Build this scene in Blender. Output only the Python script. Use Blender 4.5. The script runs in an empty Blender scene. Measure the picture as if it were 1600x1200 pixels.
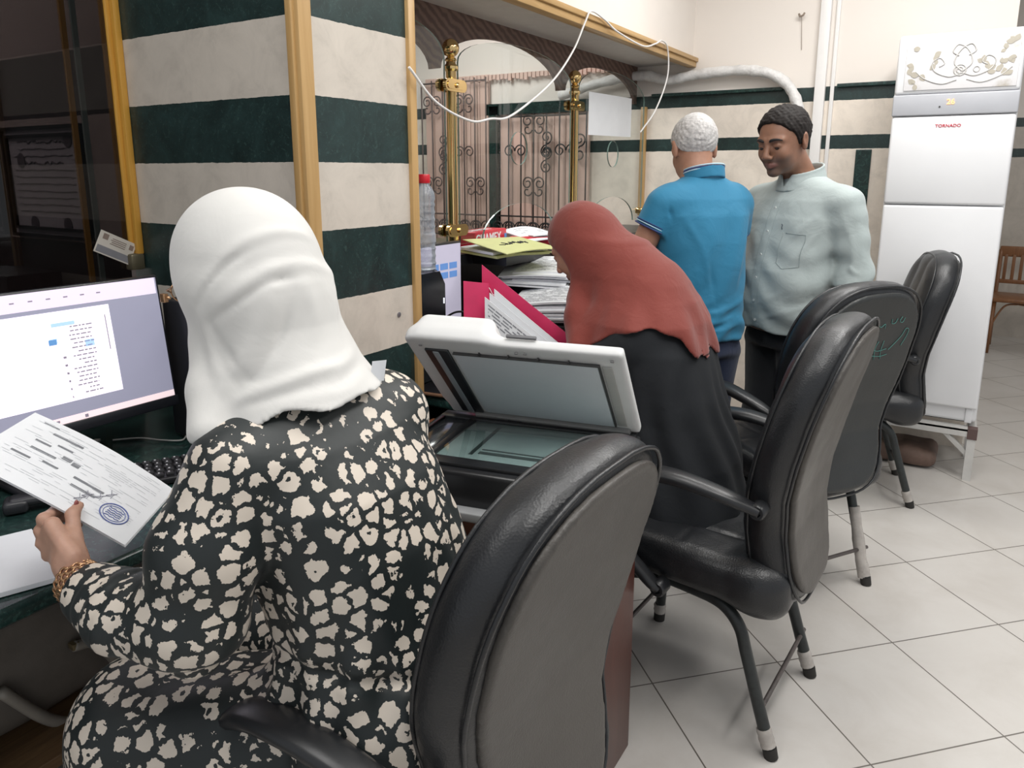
import bpy, bmesh, math, random
import numpy as np
from mathutils import Vector, Matrix
random.seed(7)
S = bpy.context.scene
C = S.collection
R = math.radians

# ---------------------------------------------------------------- camera, world, lights, exposure
cam_data = bpy.data.cameras.new('camera'); cam = bpy.data.objects.new('camera', cam_data); C.objects.link(cam)
cam_data.sensor_width = 36.0; cam_data.lens = 36.0*1155/1600; cam_data.shift_y = -90/1600
cam_data.clip_start = .02
cam.location = (0, 0, 1.5)
cam.rotation_euler = (R(90-11.83), 0, R(31.5))
S.camera = cam

wd = bpy.data.worlds.new('world'); S.world = wd; wd.use_nodes = True
wd.node_tree.nodes['Background'].inputs[0].default_value = (.93, .96, 1.0, 1)
wd.node_tree.nodes['Background'].inputs[1].default_value = .55

def area(name, loc, size, power, rot=(0, 0, 0), col=(1, .985, .96)):
    l = bpy.data.lights.new(name, 'AREA'); l.shape = 'RECTANGLE'; l.size, l.size_y = size
    l.energy = power; l.color = col
    o = bpy.data.objects.new(name, l); o.location = loc; o.rotation_euler = rot; C.objects.link(o)
    return o
# fluorescent fittings under the ceiling of the office
area('ceiling_and_fill_light', (.25, .9, 2.95), (.35, 1.3), 22)
area('ceiling_and_fill_light', (.25, 2.9, 2.95), (.35, 1.3), 26)
area('ceiling_and_fill_light', (1.7, 2.0, 2.95), (.35, 1.3), 22)
area('ceiling_and_fill_light', (-.55, 1.6, 2.95), (.3, 1.3), 12)
area('ceiling_and_fill_light', (-.45, 3.5, 2.95), (1.2, .3), 20)  # extra lamp added to brighten the back wall
area('ceiling_and_fill_light', (.8, 6.3, 2.95), (.35, 1.2), 10)
# added fill lamp that brightens the column face and left side
area('ceiling_and_fill_light', (-1.25, .1, 2.95), (.3, 1.3), 15)
# added lamp in the room behind the dark booth glass, to show the notices
area('ceiling_and_fill_light', (-3.3, .5, 2.9), (.6, 1.2), 55)
area('ceiling_and_fill_light', (-2.9, 3.2, 2.75), (.3, 1.6), 34)  # public corridor beyond the counter glass; power raised to brighten the grilles

vs = S.view_settings
vs.view_transform = 'Standard'; vs.look = 'None'; vs.gamma = 1; vs.use_curve_mapping = False
vs.exposure = .12

# ---------------------------------------------------------------- helpers: materials
MATS = {}
def nt_new(name):
    m = bpy.data.materials.new(name); m.use_nodes = True
    nt = m.node_tree
    for n in list(nt.nodes): nt.nodes.remove(n)
    out = nt.nodes.new('ShaderNodeOutputMaterial')
    return m, nt, out
def node(nt, typ, inp=None, **kw):
    n = nt.nodes.new(typ)
    for k, v in kw.items(): setattr(n, k, v)
    if inp:
        for k, v in inp.items():
            if hasattr(v, 'is_output') or isinstance(v, bpy.types.NodeSocket): nt.links.new(v, n.inputs[k])
            else: n.inputs[k].default_value = v
    return n
def c4(c): return (c[0], c[1], c[2], 1)
def ramp(nt, fac, stops, interp='LINEAR'):
    n = nt.nodes.new('ShaderNodeValToRGB'); n.color_ramp.interpolation = interp
    e = n.color_ramp.elements
    while len(e) < len(stops): e.new(.5)
    for i, (p, c) in enumerate(stops):
        e[i].position = p; e[i].color = c4(c) if len(c) == 3 else c
    nt.links.new(fac, n.inputs[0]); return n.outputs[0]
def math_n(nt, op, a, b=None, c=None):
    n = nt.nodes.new('ShaderNodeMath'); n.operation = op
    for i, v in enumerate((a, b, c)):
        if v is None: continue
        if isinstance(v, (int, float)): n.inputs[i].default_value = v
        else: nt.links.new(v, n.inputs[i])
    return n.outputs[0]
def mixc(nt, fac, a, b, mode='MIX'):
    n = nt.nodes.new('ShaderNodeMix'); n.data_type = 'RGBA'; n.blend_type = mode
    for s, v in ((n.inputs[0], fac), (n.inputs[6], a), (n.inputs[7], b)):
        if isinstance(v, (int, float)): s.default_value = v
        elif isinstance(v, tuple): s.default_value = c4(v)
        else: nt.links.new(v, s)
    return n.outputs[2]
def noise(nt, scale, detail=3, rough=.5, vec=None, dist=0):
    n = node(nt, 'ShaderNodeTexNoise', {'Scale': scale, 'Detail': detail, 'Roughness': rough, 'Distortion': dist})
    if vec is None:
        vec = node(nt, 'ShaderNodeTexCoord').outputs['Object']
    nt.links.new(vec, n.inputs['Vector'])
    return n.outputs[0]
def principled(nt, out, **k):
    p = node(nt, 'ShaderNodeBsdfPrincipled'); nt.links.new(p.outputs[0], out.inputs[0])
    for a, v in k.items():
        a = a.replace('_', ' ')
        if isinstance(v, bpy.types.NodeSocket): nt.links.new(v, p.inputs[a])
        elif isinstance(v, tuple): p.inputs[a].default_value = c4(v)
        else: p.inputs[a].default_value = v
    return p
def bump(nt, p, h, strength=.3, dist=.002):
    b = node(nt, 'ShaderNodeBump', {'Strength': strength, 'Distance': dist, 'Height': h})
    nt.links.new(b.outputs[0], p.inputs['Normal'])

def M(name, col=(.5, .5, .5), rough=.5, metal=0, var=.08, vs_=14, bmp=0, bs=120, spec=.5, trans=0, emit=0, sheen=0, coat=0, sss=0, ani=None):
    if name in MATS: return MATS[name]
    m, nt, out = nt_new(name)
    n = noise(nt, vs_, 4, .6)
    lo = tuple(max(0, c*(1-var)) for c in col); hi = tuple(min(1, c*(1+var)) for c in col)
    colr = ramp(nt, n, [(.3, lo), (.7, hi)])
    p = principled(nt, out, Base_Color=colr, Roughness=rough, Metallic=metal)
    p.inputs['Specular IOR Level'].default_value = spec
    if trans: p.inputs['Transmission Weight'].default_value = trans
    if sheen: p.inputs['Sheen Weight'].default_value = sheen; p.inputs['Sheen Roughness'].default_value = .6
    if coat: p.inputs['Coat Weight'].default_value = coat
    if sss:
        p.inputs['Subsurface Weight'].default_value = sss; p.inputs['Subsurface Radius'].default_value = (.012, .005, .003)
        p.inputs['Subsurface Scale'].default_value = 1
    if emit:
        p.inputs['Emission Color'].default_value = c4(col); p.inputs['Emission Strength'].default_value = emit
    if bmp:
        bump(nt, p, noise(nt, bs, 4, .6), bmp)
    MATS[name] = m
    return m

def mat_leather(name, col, rough, scale=55):
    m, nt, out = nt_new(name)
    tc = node(nt, 'ShaderNodeTexCoord').outputs['Object']
    v = node(nt, 'ShaderNodeTexVoronoi', {'Scale': 260, 'Vector': tc}).outputs['Distance']
    n2 = noise(nt, scale*.25, 6, .65, tc, 1.2); n3 = noise(nt, 6, 3, .6, tc)
    rr = node(nt, 'ShaderNodeMapRange', {'Value': n3, 'From Min': .3, 'From Max': .7, 'To Min': rough-.06, 'To Max': rough+.1}).outputs[0]
    cr = ramp(nt, n3, [(.3, tuple(c*.8 for c in col)), (.7, tuple(c*1.25 for c in col))])
    p = principled(nt, out, Base_Color=cr, Roughness=rr)
    p.inputs['Specular IOR Level'].default_value = .55
    h = math_n(nt, 'ADD', math_n(nt, 'MULTIPLY', v, .35), n2)
    bump(nt, p, h, .35, .0025)
    MATS[name] = m; return m
LEATHER = mat_leather('black_leather', (.011, .012, .014), .33)
BACKPAN = mat_leather('worn_grey_vinyl', (.058, .052, .046), .40)
BACKPAN_DARK = mat_leather('dark_vinyl', (.022, .024, .024), .38)

def mat_green(name='green_marble', rough=.22):
    m, nt, out = nt_new(name)
    tc = node(nt, 'ShaderNodeTexCoord').outputs['Object']
    a = noise(nt, 5, 8, .7, tc, 1.5); b = noise(nt, 22, 6, .75, tc, 2.5)
    c = ramp(nt, a, [(.3, (.007, .014, .014)), (.55, (.012, .032, .029)), (.8, (.025, .062, .054))])
    v = ramp(nt, b, [(.50, (0, 0, 0)), (.72, (1, 1, 1))])
    c2 = mixc(nt, math_n(nt, 'MULTIPLY', v, .35), c, (.10, .24, .20))
    p = principled(nt, out, Base_Color=c2, Roughness=rough)
    MATS[name] = m; return m
GREEN = mat_green()

def striped(name, edges, cream=(.60, .545, .475), axis='Z', first_green=True, top=None, rough=.32, greenc=(.016, .036, .034), seams=0):
    """marble cladding: alternating green and cream courses, edges = heights"""
    m, nt, out = nt_new(name)
    g = node(nt, 'ShaderNodeNewGeometry').outputs['Position']
    sep = node(nt, 'ShaderNodeSeparateXYZ', {'Vector': g})
    z = sep.outputs[2]
    nz = noise(nt, 30, 3, .6, g)
    z = math_n(nt, 'ADD', z, math_n(nt, 'MULTIPLY', math_n(nt, 'SUBTRACT', nz, .5), .006))
    zz = math_n(nt, 'DIVIDE', z, 3.2)
    st = [(0, (1, 1, 1) if first_green else (0, 0, 0))]
    f = first_green
    for e in edges:
        f = not f; st.append((e/3.2, (1, 1, 1) if f else (0, 0, 0)))
    mask = ramp(nt, zz, st, 'CONSTANT')
    if top is not None:
        topm = math_n(nt, 'GREATER_THAN', z, top)
    a = noise(nt, 6, 8, .7, g, 1.2); b = noise(nt, 35, 6, .8, g, 2.5)
    gg = ramp(nt, a, [(.3, tuple(c*.5 for c in greenc)), (.55, greenc), (.8, tuple(c*1.8 for c in greenc))])
    v = ramp(nt, b, [(.55, (0, 0, 0)), (.75, (1, 1, 1))])
    gg = mixc(nt, math_n(nt, 'MULTIPLY', v, .55), gg, (.10, .19, .165))
    ca = noise(nt, 9, 6, .7, g, .6)
    cc = ramp(nt, ca, [(.3, tuple(c*.86 for c in cream)), (.5, cream), (.75, tuple(min(1, c*1.1) for c in cream))])
    sp = ramp(nt, noise(nt, 26, 5, .8, g, 1.5), [(.70, (0, 0, 0)), (.78, (1, 1, 1))])
    cc = mixc(nt, math_n(nt, 'MULTIPLY', sp, .45), cc, (.30, .23, .17))
    col = mixc(nt, mask, cc, gg)
    if top is not None:
        col = mixc(nt, topm, col, (.80, .745, .69))
        rg = mixc(nt, topm, (rough,)*3, (.7,)*3)
        p = principled(nt, out, Base_Color=col, Roughness=rg)
    else:
        p = principled(nt, out, Base_Color=col, Roughness=rough)
    d = math_n(nt, 'MULTIPLY', mask, -1.0)
    bump(nt, p, math_n(nt, 'ADD', d, math_n(nt, 'MULTIPLY', ca, .5)), .25, .002)
    MATS[name] = m; return m

def mat_wood(name, c1, c2, rough=.4, scale=(1, 1, .06), sc=30, bmp=.1):
    m, nt, out = nt_new(name)
    tc = node(nt, 'ShaderNodeTexCoord').outputs['Object']
    mp = node(nt, 'ShaderNodeMapping', {'Vector': tc, 'Scale': scale})
    n = noise(nt, sc, 6, .65, mp.outputs[0], 1.2)
    c = ramp(nt, n, [(.3, c1), (.7, c2)])
    p = principled(nt, out, Base_Color=c, Roughness=rough)
    bump(nt, p, n, bmp, .001)
    MATS[name] = m; return m

def mat_glass(name, tint=(.86, .9, .89), refl=1.0, ior=1.45):
    m, nt, out = nt_new(name)
    t = node(nt, 'ShaderNodeBsdfTransparent', {'Color': c4(tint)})
    g = node(nt, 'ShaderNodeBsdfGlossy', {'Color': (1, 1, 1, 1), 'Roughness': .02})
    fr = node(nt, 'ShaderNodeFresnel', {'IOR': ior})
    n = noise(nt, 3, 4, .6)
    f = math_n(nt, 'MULTIPLY', fr.outputs[0], math_n(nt, 'MULTIPLY_ADD', n, .2, refl-.1))
    bf = node(nt, 'ShaderNodeNewGeometry').outputs['Backfacing']      # the exit face of the pane does not mirror a second time
    f = math_n(nt, 'MULTIPLY', f, math_n(nt, 'SUBTRACT', 1.0, bf))
    mx = node(nt, 'ShaderNodeMixShader', {0: f, 1: t.outputs[0], 2: g.outputs[0]})
    nt.links.new(mx.outputs[0], out.inputs[0])
    MATS[name] = m; return m

# ---------------------------------------------------------------- helpers: meshes and objects
def link(name, me, mat=None, parent=None, smooth=False):
    if smooth:
        me.polygons.foreach_set('use_smooth', [True]*len(me.polygons))
    o = bpy.data.objects.new(name, me); C.objects.link(o)
    if mat is not None:
        for mm in (mat if isinstance(mat, (list, tuple)) else [mat]): me.materials.append(mm)
    if parent is not None: o.parent = parent
    return o
def obj(name, bm, mat, parent=None, smooth=False, sharp=None):
    bmesh.ops.recalc_face_normals(bm, faces=bm.faces)
    me = bpy.data.meshes.new(name); bm.to_mesh(me); bm.free()
    o = link(name, me, mat, parent, smooth)
    if smooth and sharp: me.set_sharp_from_angle(angle=R(sharp))
    return o
def thing(name, label, cat, loc=(0, 0, 0), rz=0, group=None):
    o = bpy.data.objects.new(name, None); C.objects.link(o); o.location = loc; o.rotation_euler = (0, 0, rz)
    o.empty_display_size = .1
    return tag(o, label, cat, group)
def tag(o, label, cat, group=None, kind=None):
    o['label'] = label; o['category'] = cat
    if group: o['group'] = group
    if kind: o['kind'] = kind
    return o
def struct(o): o['kind'] = 'structure'; return o
def lab(o, s): o['label'] = s; return o

def bx(bm, lo, hi, bev=0, seg=2, mi=0, rot=None, piv=None):
    c = [(lo[i]+hi[i])/2 for i in range(3)]; s = [abs(hi[i]-lo[i]) for i in range(3)]
    r = bmesh.ops.create_cube(bm, size=1)
    vs_ = r['verts']
    bmesh.ops.scale(bm, vec=s, verts=vs_)
    if bev:
        es = list({e for v in vs_ for e in v.link_edges})
        rr = bmesh.ops.bevel(bm, geom=es, offset=bev, segments=seg, affect='EDGES', profile=.5)
        vs_ = list({v for f in rr['faces'] for v in f.verts} | {v for v in vs_ if v.is_valid})
        allv = set(vs_)
        for v in list(allv):
            for e in v.link_edges: allv.add(e.other_vert(v))
        vs_ = list(allv)
    if rot is not None: bmesh.ops.rotate(bm, cent=(0, 0, 0), matrix=rot, verts=vs_)
    bmesh.ops.translate(bm, vec=c, verts=vs_)
    if mi:
        for f in {f for v in vs_ for f in v.link_faces}: f.material_index = mi
    return vs_
def box(name, lo, hi, mat, parent=None, bev=0, seg=2, smooth=False, rot=None):
    bm = bmesh.new(); bx(bm, lo, hi, bev, seg, rot=rot)
    return obj(name, bm, mat, parent, smooth=bool(bev), sharp=40 if bev else None)
def frames(pts):
    pts = [Vector(p) for p in pts]; n = len(pts); T = []
    for i in range(n):
        a = pts[max(0, i-1)]; b = pts[min(n-1, i+1)]; t = (b-a)
        T.append(t.normalized() if t.length > 1e-9 else Vector((0, 0, 1)))
    u = T[0].orthogonal().normalized(); out = []
    for i in range(n):
        u = (u-T[i]*u.dot(T[i])); u = u.normalized() if u.length > 1e-6 else T[i].orthogonal().normalized()
        out.append((pts[i], u.copy(), T[i].cross(u)))
    return out
def tube(bm, pts, rad, seg=10, cap=True, mi=0, closed=False):
    n = len(pts); rads = rad if isinstance(rad, (list, tuple)) else [rad]*n
    rings = []
    for (p, u, v), r in zip(frames(pts), rads):
        rings.append([bm.verts.new(p+(u*math.cos(a)+v*math.sin(a))*r) for a in [2*math.pi*k/seg for k in range(seg)]])
    fs = []
    for i in range(n-1 if not closed else n):
        A = rings[i]; B = rings[(i+1) % n]
        for k in range(seg): fs.append(bm.faces.new((A[k], A[(k+1) % seg], B[(k+1) % seg], B[k])))
    if cap and not closed: fs.append(bm.faces.new(rings[0][::-1])); fs.append(bm.faces.new(rings[-1]))
    for f in fs: f.material_index = mi
def spline(pts, n=8):
    P = [Vector(p) for p in pts]; P = [P[0]*2-P[1]]+P+[P[-1]*2-P[-2]]; out = []
    for i in range(1, len(P)-2):
        for k in range(n):
            t = k/n; a, b, c, d = P[i-1], P[i], P[i+1], P[i+2]
            out.append(.5*((2*b)+(c-a)*t+(2*a-5*b+4*c-d)*t*t+(3*b-a-3*c+d)*t**3))
    out.append(P[-2]); return out
def tubeo(name, pts, rad, mat, parent=None, seg=10, sp=0):
    bm = bmesh.new()
    if sp: pts = spline(pts, sp)
    tube(bm, pts, rad, seg); return obj(name, bm, mat, parent, True, 50)
def lathe(bm, prof, cen=(0, 0, 0), seg=24, mi=0, axis='Z'):
    rings = []
    for r, z in prof:
        ring = []
        for k in range(seg):
            a = 2*math.pi*k/seg; x, y = max(r, 1e-4)*math.cos(a), max(r, 1e-4)*math.sin(a)
            v = {'Z': (x, y, z), 'Y': (x, z, y), 'X': (z, x, y)}[axis]
            ring.append(bm.verts.new((v[0]+cen[0], v[1]+cen[1], v[2]+cen[2])))
        rings.append(ring)
    for i in range(len(rings)-1):
        for k in range(seg):
            f = bm.faces.new((rings[i][k], rings[i][(k+1) % seg], rings[i+1][(k+1) % seg], rings[i+1][k])); f.material_index = mi
    bm.faces.new(rings[0][::-1]).material_index = mi; bm.faces.new(rings[-1]).material_index = mi
def latheo(name, prof, cen, mat, parent=None, seg=24, axis='Z'):
    bm = bmesh.new(); lathe(bm, prof, cen, seg, 0, axis); return obj(name, bm, mat, parent, True, 40)
def prism(bm, outline, f, th, mi=0):
    """outline: 2D points; f(u,v,w) -> 3D ; thickness th along w"""
    A = [bm.verts.new(f(u, v, 0)) for u, v in outline]; B = [bm.verts.new(f(u, v, th)) for u, v in outline]
    n = len(A); fs = [bm.faces.new(A[::-1]), bm.faces.new(B)]
    for i in range(n): fs.append(bm.faces.new((A[i], A[(i+1) % n], B[(i+1) % n], B[i])))
    for q in fs: q.material_index = mi
def text_mesh(name, s, size, mat, parent, loc, rot, depth=.0008, align='CENTER', sx=1):
    cu = bpy.data.curves.new(name, 'FONT'); cu.body = s; cu.size = size; cu.extrude = depth; cu.align_x = align; cu.align_y = 'CENTER'
    cu.offset = size*.015
    tmp = bpy.data.objects.new(name, cu); C.objects.link(tmp)
    dg = bpy.context.evaluated_depsgraph_get(); dg.update()
    me = bpy.data.meshes.new_from_object(tmp.evaluated_get(dg)); bpy.data.objects.remove(tmp)
    me.materials.clear(); me.name = name
    o = link(name, me, mat, parent); o.location = loc; o.rotation_euler = rot; o.scale = (sx, 1, 1)
    return o

# ---------------------------------------------------------------- helpers: implicit surfaces -> mesh
def V3(*a): return np.array(a, np.float32)
def smin(a, b, k): h = np.clip(.5+.5*(b-a)/k, 0, 1); return b*(1-h)+a*h-k*h*(1-h)
def smax(a, b, k): return -smin(-a, -b, k)
def cap(P, a, b, ra, rb, k=None):
    a = np.array(a, np.float32); b = np.array(b, np.float32); ab = b-a
    t = np.clip(((P-a)@ab)/max(float(ab@ab), 1e-12), 0, 1)
    return np.linalg.norm(P-a-t[:, None]*ab, axis=1)-(ra+(rb-ra)*t)
def chain(P, pts, rads, k=.01):
    d = None
    for i in range(len(pts)-1):
        q = cap(P, pts[i], pts[i+1], rads[i], rads[i+1]); d = q if d is None else smin(d, q, k)
    return d
def rotm(yaw=0, pitch=0, roll=0):
    c, s = math.cos, math.sin
    Z = np.array([[c(yaw), -s(yaw), 0], [s(yaw), c(yaw), 0], [0, 0, 1]]); Y = np.array([[c(pitch), 0, s(pitch)], [0, 1, 0], [-s(pitch), 0, c(pitch)]])
    X = np.array([[1, 0, 0], [0, c(roll), -s(roll)], [0, s(roll), c(roll)]])
    return (Z @ Y @ X).astype(np.float32)
def ell(P, c, r, Rm=None):
    q = P-np.array(c, np.float32)
    if Rm is not None: q = q@Rm
    r = np.array(r, np.float32); k0 = np.linalg.norm(q/r, axis=1); k1 = np.linalg.norm(q/(r*r), axis=1)+1e-9
    return k0*(k0-1)/k1
def rbox(P, c, h, rad, Rm=None):
    q = P-np.array(c, np.float32)
    if Rm is not None: q = q@Rm
    q = np.abs(q)-(np.array(h, np.float32)-rad)
    return np.linalg.norm(np.maximum(q, 0), axis=1)+np.minimum(q.max(axis=1), 0)-rad
def loft(P, secs, p=2.2, kend=.03):
    """secs rows: z, cx, cy, half-depth(x), half-width(y), yaw"""
    s = np.array(secs, np.float32); z = P[:, 2]
    f = lambda j: np.interp(z, s[:, 0], s[:, j]).astype(np.float32)
    cx, cy, hd, hw = f(1), f(2), f(3), f(4); yw = f(5) if s.shape[1] > 5 else 0*cx
    dx, dy = P[:, 0]-cx, P[:, 1]-cy
    c, n = np.cos(yw), np.sin(yw)
    u = dx*c+dy*n; v = -dx*n+dy*c
    k = (np.abs(u/hd)**p+np.abs(v/hw)**p)**(1/p)
    d = (k-1)*np.minimum(hd, hw)*(.5+.5*np.clip(k, .6, 1))
    return smax(smax(d, s[0, 0]-z, kend), z-s[-1, 0], kend)
def wob(P, f, seed, n=5):
    rs = np.random.RandomState(seed); o = np.zeros(len(P), np.float32)
    for i in range(n):
        w = rs.normal(size=3).astype(np.float32)*f; o += np.sin(P@w+rs.uniform(0, 6.28))
    return o/n
def smooth_pts(pts, n=6):
    P = [np.array(p, float) for p in pts]; P = [P[0]*2-P[1]]+P+[P[-1]*2-P[-2]]; out = []
    for i in range(1, len(P)-2):
        for k in range(n):
            t = k/n; a, b, c, d = P[i-1], P[i], P[i+1], P[i+2]
            out.append(.5*((2*b)+(c-a)*t+(2*a-5*b+4*c-d)*t*t+(3*b-a-3*c+d)*t**3))
    out.append(P[-2]); return out
def ridge(P, d, pts, r, k, amp=1, n=5):
    """raise a fold along a polyline"""
    pp = smooth_pts(pts, n); q = None
    m = len(pp)
    for i in range(m-1):
        f0 = math.sin(math.pi*(.12+.76*i/(m-1))); f1 = math.sin(math.pi*(.12+.76*(i+1)/(m-1)))
        c_ = cap(P, pp[i], pp[i+1], r*f0, r*f1); q = c_ if q is None else np.minimum(q, c_)
    return smin(d, q, k)
def groove(P, d, pts, r, k, n=5):
    pp = smooth_pts(pts, n); q = None; m = len(pp)
    for i in range(m-1):
        f0 = math.sin(math.pi*(.12+.76*i/(m-1))); f1 = math.sin(math.pi*(.12+.76*(i+1)/(m-1)))
        c_ = cap(P, pp[i], pp[i+1], r*f0, r*f1); q = c_ if q is None else np.minimum(q, c_)
    return smax(d, -q, k)
def fold(P, d, pts, sig, A, n=4):
    """soft fold: raise (A>0) or sink (A<0) the surface along a polyline, fading at both ends"""
    pp = np.array(smooth_pts(pts, n), np.float32); m = len(pp); best = np.full(len(P), 9.0, np.float32); tt = np.zeros(len(P), np.float32)
    for i in range(m-1):
        ab = pp[i+1]-pp[i]; t = np.clip(((P-pp[i])@ab)/max(float(ab@ab), 1e-12), 0, 1)
        q = np.linalg.norm(P-pp[i]-t[:, None]*ab, axis=1); w = q < best
        best = np.where(w, q, best); tt = np.where(w, (i+t)/(m-1), tt)
    return d-A*np.sin(math.pi*np.clip(tt, .03, .97))**.7*np.exp(-(best/sig)**2)
def nets(f, lo, hi, h):
    lo = np.array(lo, float); hi = np.array(hi, float)
    n = np.ceil((hi-lo)/h).astype(int)+1
    ax = [lo[i]+h*np.arange(n[i]) for i in range(3)]
    D = np.empty(n, np.float32); B = 12
    bl = [(i, j, k) for i in range(0, n[0], B) for j in range(0, n[1], B) for k in range(0, n[2], B)]
    cen = np.array([[ax[a][min(b[a]+B//2, n[a]-1)] for a in range(3)] for b in bl], np.float32)
    dc = f(cen); lim = B*h*.87*1.5+.012
    todo = []
    for b, d0 in zip(bl, dc):
        sl = tuple(slice(b[a], min(b[a]+B, n[a])) for a in range(3))
        if abs(d0) > lim: D[sl] = d0
        else: todo.append(sl)
    for g0 in range(0, len(todo), 120):
        gs = todo[g0:g0+120]
        pts = [np.stack(np.meshgrid(ax[0][s[0]], ax[1][s[1]], ax[2][s[2]], indexing='ij'), -1).reshape(-1, 3) for s in gs]
        r = f(np.concatenate(pts).astype(np.float32)); o = 0
        for s, p in zip(gs, pts):
            D[s] = r[o:o+len(p)].reshape([q.stop-q.start for q in s]); o += len(p)
    for a in range(3):   # close at the border
        sl = [slice(None)]*3
        for e in (0, -1): sl[a] = e; D[tuple(sl)] = np.maximum(D[tuple(sl)], h*.5)
    ins = D < 0
    sh = tuple(m-1 for m in n)
    acc = np.zeros(sh+(3,), np.float32); cnt = np.zeros(sh, np.float32)
    def sub(A, o): return A[o[0]:o[0]+sh[0], o[1]:o[1]+sh[1], o[2]:o[2]+sh[2]]
    for a in range(3):
        b, c = [i for i in range(3) if i != a]
        for ob in (0, 1):
            for oc in (0, 1):
                o0 = [0, 0, 0]; o0[b] = ob; o0[c] = oc; o1 = list(o0); o1[a] = 1
                d0, d1 = sub(D, o0), sub(D, o1); x = (d0 < 0) != (d1 < 0)
                t = np.where(x, d0/np.where(x, d0-d1, 1), 0)
                for i in range(3):
                    acc[..., i] += np.where(x, (t if i == a else o0[i]), 0)
                cnt += x
    act = cnt > 0
    idx = -np.ones(sh, np.int64); idx[act] = np.arange(act.sum())
    ijk = np.argwhere(act)
    verts = lo+h*(ijk+acc[act]/cnt[act][:, None])
    quads = []
    for a in range(3):
        b, c = (a+1) % 3, (a+2) % 3
        s0 = [slice(0, None)]*3; s1 = [slice(0, None)]*3
        s0[a] = slice(0, n[a]-1); s1[a] = slice(1, n[a])
        x = ins[tuple(s0)] != ins[tuple(s1)]
        e = np.argwhere(x); e = e[(e[:, b] > 0) & (e[:, c] > 0) & (e[:, b] < sh[b]) & (e[:, c] < sh[c])]
        fl = ins[tuple(e.T)]
        def g(db, dc):
            q = e.copy(); q[:, b] -= db; q[:, c] -= dc; return idx[tuple(q.T)]
        q = np.stack([g(1, 1), g(0, 1), g(0, 0), g(1, 0)], 1)
        q[~fl] = q[~fl][:, ::-1]
        quads.append(q)
    quads = np.concatenate(quads); quads = quads[(quads >= 0).all(1)]
    return verts, quads
def relax(v, q, it=2, lam=.5):
    n = len(v)
    e = np.concatenate([q[:, [0, 1]], q[:, [1, 2]], q[:, [2, 3]], q[:, [3, 0]]])
    for k in range(it*2):
        l = lam if k % 2 == 0 else -lam*1.03
        s = np.zeros((n, 3)); c = np.zeros(n)
        for i in range(3): s[:, i] = np.bincount(e[:, 0], v[e[:, 1], i], n)+np.bincount(e[:, 1], v[e[:, 0], i], n)
        c = np.bincount(e[:, 0], minlength=n)+np.bincount(e[:, 1], minlength=n)
        v = v+l*(s/np.maximum(c, 1)[:, None]-v)
    return v
def sdf_obj(name, f, lo, hi, h, mat, parent=None, it=2, matf=None, attrs=None):
    v, q = nets(f, lo, hi, h); v = relax(v, q, it)
    me = bpy.data.meshes.new(name)
    me.vertices.add(len(v)); me.vertices.foreach_set('co', v.astype(np.float32).ravel())
    me.loops.add(q.size); me.loops.foreach_set('vertex_index', q.ravel().astype(np.int32))
    me.polygons.add(len(q)); me.polygons.foreach_set('loop_start', np.arange(0, q.size, 4, dtype=np.int32))
    me.polygons.foreach_set('loop_total', np.full(len(q), 4, np.int32))
    me.update(calc_edges=True); me.validate()
    o = link(name, me, mat, parent, True)
    for an, af in (attrs or {}).items():
        at = me.attributes.new(an, 'FLOAT', 'POINT'); at.data.foreach_set('value', af(v.astype(np.float32)).astype(np.float32))
    if matf is not None:
        cen = v[q].mean(1); me.polygons.foreach_set('material_index', matf(cen).astype(np.int32))
    return o

# ---------------------------------------------------------------- helpers: paper
PAPER = M('paper_white', (.80, .82, .85), .6, var=.02)
INK = M('ink_grey', (.23, .24, .27), .7, var=.2)
def sheet(name, O, U, V, mat, parent=None, curl=None, thick=.0006, nu=14, nv=14, marks=None, markmat=None, markname='printed_lines'):
    """O corner, U,V edge vectors. curl(u,v) -> offset along normal. marks: (u0,u1,v0,v1) rects in 0..1"""
    O, U, V = Vector(O), Vector(U), Vector(V); N = U.cross(V).normalized()
    if N.z < 0 and abs(N.z) > .05: N = -N
    cf = curl or (lambda u, v: 0)
    P = lambda u, v, w=0: O+U*u+V*v+N*(cf(u, v)+w)
    bm = bmesh.new()
    top = [[bm.verts.new(P(i/nu, j/nv, thick)) for j in range(nv+1)] for i in range(nu+1)]
    bot = [[bm.verts.new(P(i/nu, j/nv, 0)) for j in range(nv+1)] for i in range(nu+1)]
    for i in range(nu):
        for j in range(nv):
            bm.faces.new((top[i][j], top[i+1][j], top[i+1][j+1], top[i][j+1]))
            bm.faces.new((bot[i][j], bot[i][j+1], bot[i+1][j+1], bot[i+1][j]))
    for i in range(nu):
        bm.faces.new((top[i][0], bot[i][0], bot[i+1][0], top[i+1][0])); bm.faces.new((top[i][nv], top[i+1][nv], bot[i+1][nv], bot[i][nv]))
    for j in range(nv):
        bm.faces.new((top[0][j], top[0][j+1], bot[0][j+1], bot[0][j])); bm.faces.new((top[nu][j], bot[nu][j], bot[nu][j+1], top[nu][j+1]))
    o = obj(name, bm, mat, parent, True, 60)
    if marks:
        for mi_, (mm, rects) in enumerate(marks if isinstance(marks, dict) is False and isinstance(marks[0][1], list) else [(markmat or INK, marks)]):
            bm = bmesh.new()
            for (u0, u1, v0, v1) in rects:
                k = max(1, int(abs(u1-u0)*14)); 
                for s_ in range(k):
                    a, b = u0+(u1-u0)*s_/k, u0+(u1-u0)*(s_+1)/k
                    w = thick+.0005
                    bm.faces.new([bm.verts.new(P(*q, w)) for q in ((a, v0), (b, v0), (b, v1), (a, v1))])
            obj(markname, bm, mm, o)
    return o, P
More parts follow.
